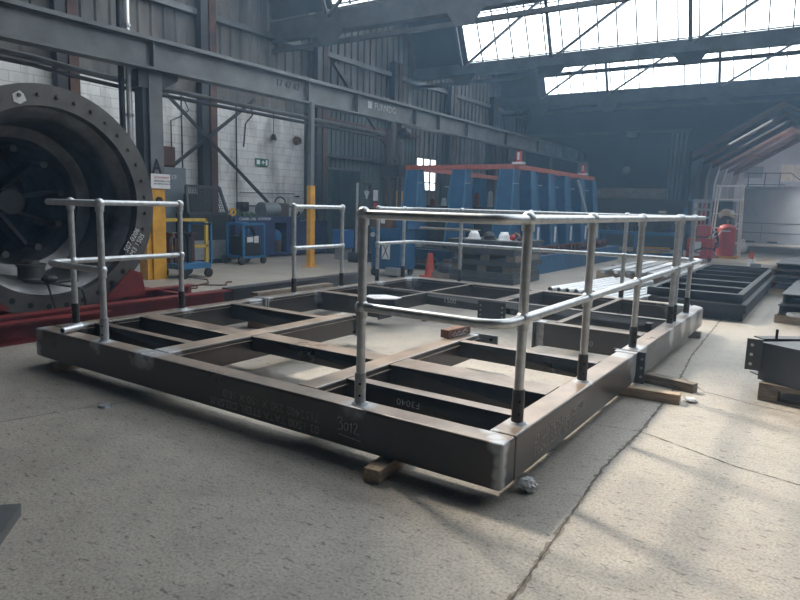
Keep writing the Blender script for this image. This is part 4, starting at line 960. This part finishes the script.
# far bench, tank, boards, clock
t = thing('blue_workbench', 'long blue workbench in front of the far black cabinet', 'workbench', (-4.3, 20.0, 0))
MB().box(-1.35, 1.45, -.4, .4, .72, .82).build('top', 'trolleyblue', t); MB().box(-1.35, 1.45, -.4, .4, .02, .12).build('bottom_shelf', 'trolleyblue', t)
for x in (-1.3, 0, 1.35):
    for y in (-.38, .34): MB().box(x, x + .08, y, y + .05, 0, .72).build('leg', 'trolleyblue', t)
for i in range(8):
    tag(MB().box(-.5, .5, -.05, .05, 0, .05).build('timber_length', 'wood' if i % 3 else 'yellow', None, loc=(-3.95 + (i % 2) * .25, 19.75 + (i // 4) * .2 + (i % 4) * .0, .125 + (i % 4) * .052)), 'short timber length on the bottom shelf of the blue workbench', 'timber', 'timbers on the bench shelf')
for i in range(9):
    tag(MB().box(-.1, .1, -.1, .1, 0, .1 + .1 * random.random()).cyl((0, 0, .1), (0, .05, .24), .04, seg=8).build('bench_tool', ('nearblack', 'bluedark', 'girder')[i % 3], None, loc=(-5.4 + i * .3, 20.0, .82)), 'dark tool or box on top of the far blue workbench', 'tool', 'tools on the blue workbench')
t = thing('black_cabinet', 'long black steel container in front of the far wall', 'container', (-5.0, 25.4, 0))
MB().box(-3.0, 1.3, -.4, .8, 0, 2.0).build('body', 'nearblack', t, .01); MB().box(1.3, 2.95, -.3, .7, 0, 1.98).build('end_section', 'nearblack', t, .01)
MB().box(.25, .55, -.41, -.4, 1.45, 1.55).build('label_strip', 'beige', t); MB().box(1.22, 1.36, -.42, -.4, 1.3, 1.7).build('blue_plate', 'trolleyblue', t)
tag(MB().box(-8.7, -5.1, 27.85, 27.93, 2.07, 2.55).build('beige_board', 'beige'), 'long beige board on the far wall above the black container', 'board')
t = thing('wall_clock', 'round white clock on the dark far wall', 'clock', (-6.92, 27.9, 3.37))
MB().cyl((0, .08, 0), (0, 0, 0), .2, seg=32).build('face', 'white', t, smooth=True); MB().lathe([(.19, 0), (.22, 0), (.22, .1), (.19, .1)], seg=32, close=True).build('rim', 'greycab', t).rotation_euler = (PI / 2, 0, 0)
MB().bar((0, -.01, 0), (.1, -.01, .02), .015, .01).build('hour_hand', 'black', t); MB().bar((0, -.01, 0), (-.03, -.01, -.13), .012, .01).build('minute_hand', 'black', t)
t = thing('flood_lamp', 'small pale flood lamp high on the far wall beam', 'lamp', (-6.75, 27.7, 4.82))
MB().box(-.22, .22, -.1, .1, 0, .22).build('housing', 'plate_galv', t); MB().box(-.3, .3, .02, .08, .22, .27).build('bracket', 'plate_galv', t)
t = thing('strip_curtain', 'grey hanging strip curtain at the left side of the far opening', 'curtain', (-4.7, 27.6, 0))
for i in range(4):
    x = -.35 + i * .14; tl = .02 * i
    MB().prism([(x, .0, .1), (x + .11, .03, .1), (x + .11 + tl * 2.5, .03, 4.95), (x + tl * 2.5, 0, 4.95)], (0, .02, 0)).build('strip', 'curtain', t)
MB().box(-.4, .45, 0, .1, 4.93, 5.05).build('curtain_rail', 'girder', t)

# ------------------------------------------------------------------ far hall
struct(MB().box(-4.75, -4.6, YF + .3, 46, 0, 4.0).build('wall_far_hall_left', 'partition'))
struct(MB().box(2.6, 2.8, YF + .3, 46, 0, 4.0).build('wall_far_hall_right', 'partition'))
struct(MB().prism([(-4.75, 45.5, 0), (2.8, 45.5, 0), (2.8, 45.5, 3.9), (-1.0, 45.5, 6.2), (-4.75, 45.5, 3.9)], (0, .3, 0)).build('wall_far_hall_end', 'farwhite'))
struct(MB().prism([(-4.75, YF + .3, 3.9), (-1.0, YF + .3, 6.2), (-1.0, YF + .3, 6.32), (-4.75, YF + .3, 4.02)], (0, 17.5, 0)).build('ceiling_far_hall_left', 'roofbrown'))
struct(MB().prism([(2.8, YF + .3, 3.9), (-1.0, YF + .3, 6.2), (-1.0, YF + .3, 6.32), (2.8, YF + .3, 4.02)], (0, 17.5, 0)).build('ceiling_far_hall_right', 'roofbrown'))
for i, y in enumerate((30.3, 33.0, 35.7, 38.4, 41.1, 43.8)):
    t = thing('roof_rafter', 'brown sloping rafter under the roof of the far hall', 'rafter', (0, y, 0), 0, 'rafters of the far hall')
    MB().bar((-4.6, 0, 3.88), (-1.0, 0, 6.1), .14, .2, (0, 0, 1)).build('left_slope', 'brown', t); MB().bar((2.6, 0, 3.88), (-1.0, 0, 6.1), .14, .2).build('right_slope', 'brown', t)
    t = thing('wall_pier', 'grey wall pier with splayed head in the far hall', 'pier', (-4.6, y, 0), 0, 'piers of the far hall')
    MB().prism([(0, -.25, 0), (.28, -.25, 0), (.28, -.25, 3.1), (.5, -.25, 4.05), (0, -.25, 3.85)], (0, .5, 0)).build('pier', 'partition', t)
for i, (y, x0) in enumerate(((31.8, -3.3), (34.4, -3.0), (37.0, -2.8), (39.8, -2.9))):
    a, b_ = V((x0, y, 3.9 + (x0 + 4.75) * .6133 - .01)), V((x0 + 1.7, y, 3.9 + (x0 + 1.7 + 4.75) * .6133 - .01))
    g = struct(MB().bar(a, b_, .55, .01).build('window_%d' % (9 + i), 'dirtyglaze'))
    MB().bar(a - V((0, 0, .02)), b_ - V((0, 0, .02)), .04, .02).build('glazing_bar', 'brown', g)
t = thing('office_partition', 'long grey partition wall with a ledge in the far hall', 'partition', (0, 36, 0))
MB().box(-3.05, 2.55, 0, .12, 0, 2.85).build('panel', 'partition', t); MB().box(-3.1, 2.55, -.06, .14, 2.85, 2.98).build('ledge', 'plate_galv', t)
for z in (.55, 1.05): MB().box(-3.05, 2.55, -.02, 0, z, z + .04).build('rail_strip', 'girder', t)
for x in (-2.6, -1.55): MB().box(x, x + .45, -.02, 0, .05, .13).build('vent', 'nearblack', t)
MB().box(-1.9, -1.88, -.01, 0, .1, 1.05).build('panel_joint', 'girder', t)
t = thing('stair_railing', 'dark stair railing on top of the grey partition', 'railing', (-3.0, 37.2, 2.98))
for x in (.1, .9, 1.6): MB().box(x, x + .05, 0, .05, 0, .75).build('post', 'girder', t)
MB().bar((.0, .02, .75), (2.1, .02, .75), .05, .05).build('top_rail', 'girder', t); MB().bar((2.1, .02, .75), (3.0, .02, .0), .05, .05).build('sloping_rail', 'girder', t); MB().bar((.1, .02, .15), (1.9, .02, .15), .04, .04).build('lower_rail', 'girder', t)
MB().box(0, 3.0, -.8, 1, -.06, 0).build('landing', 'partition', t)
g = struct(MB().box(-1.95, -.4, 45.42, 45.46, 3.65, 4.75).build('window_14', 'beige'))
mb = MB(); mb.box(-2.0, -.35, 45.36, 45.5, 3.58, 3.66).box(-2.0, -1.9, 45.36, 45.5, 3.6, 4.8).box(-1.2, -1.12, 45.36, 45.5, 3.6, 4.8).box(-2, -.35, 45.36, 45.5, 4.72, 4.8); mb.build('window_frame', 'farwhite', g)
struct(MB().box(-3.9, -2.9, 45.3, 45.5, 3.9, 4.6).build('trim_14', 'partition'))

# ------------------------------------------------------------------ light
def look(d): return V(d).to_track_quat('-Z', 'Y').to_euler()
sun = bpy.data.lights.new('sun', 'SUN'); sun.energy = 7; sun.angle = math.radians(7); sun.color = (1, .93, .82)
so = bpy.data.objects.new('sun', sun); COL.objects.link(so); so.rotation_euler = look((1.0, -.4, -1.0)); so.location = (-8, 6, 12)
# daylight through the roof glazing of the far hall
wl = bpy.data.worlds.new('sky'); S.world = wl; wl.use_nodes = True
bg = wl.node_tree.nodes['Background']; bg.inputs[0].default_value = (.75, .86, 1, 1); bg.inputs[1].default_value = .5
al = bpy.data.lights.new('far_hall_daylight', 'AREA'); al.energy = 800; al.shape = 'RECTANGLE'; al.size = 2.5; al.size_y = 12; al.color = (.92, .95, 1)
ao = bpy.data.objects.new('far_hall_daylight', al); COL.objects.link(ao); ao.location = (.6, 37.5, 5.0); ao.rotation_euler = look((-.35, .6, -.6))

# haze
HAZE = True
if HAZE:
    m = bpy.data.materials.new('workshop_haze'); m.use_nodes = True; nt = m.node_tree; nt.nodes.clear()
    out = N(nt, 'ShaderNodeOutputMaterial'); vs = N(nt, 'ShaderNodeVolumeScatter'); vs.inputs['Color'].default_value = (.42, .68, 1, 1)
    vs.inputs['Density'].default_value = .005; vs.inputs['Anisotropy'].default_value = .35
    nt.links.new(vs.outputs[0], out.inputs['Volume']); M['haze'] = m
    o = MB().box(XL - 1, XR + 1, YN - 1, 52, -1, 11).build('haze', 'haze')
    tag(o, 'thin bluish smoky haze filling the air of the workshop', 'haze', None, 'stuff')

# ------------------------------------------------------------------ camera
f, yaw, pitch, roll = 638.4246, -.5895927, .1476471, .0283095
cy_, sy_ = math.cos(yaw), math.sin(yaw)
Fv = V((sy_ * math.cos(pitch), cy_ * math.cos(pitch), -math.sin(pitch))); r_ = V((cy_, -sy_, 0)); u_ = r_.cross(Fv)
R2 = r_ * math.cos(roll) + u_ * math.sin(roll); U2 = -r_ * math.sin(roll) + u_ * math.cos(roll)
cam = bpy.data.cameras.new('camera'); cam.sensor_width = 36; cam.lens = f / 800 * 36; cam.clip_end = 200
co = bpy.data.objects.new('camera', cam); COL.objects.link(co)
mw = Matrix((R2, U2, -Fv)).transposed().to_4x4(); mw.translation = V((1.234, -2.794, 1.486)); co.matrix_world = mw
S.camera = co
S.view_settings.view_transform = 'Standard'; S.view_settings.look = 'None'; S.view_settings.exposure = .32; S.view_settings.gamma = 1
S.cycles.max_bounces = 7; S.cycles.diffuse_bounces = 4; S.cycles.glossy_bounces = 3; S.cycles.transparent_max_bounces = 8; S.cycles.volume_bounces = 1
S.cycles.sample_clamp_indirect = 6; S.cycles.use_denoising = True
S.cycles.caustics_reflective = False; S.cycles.caustics_refractive = False
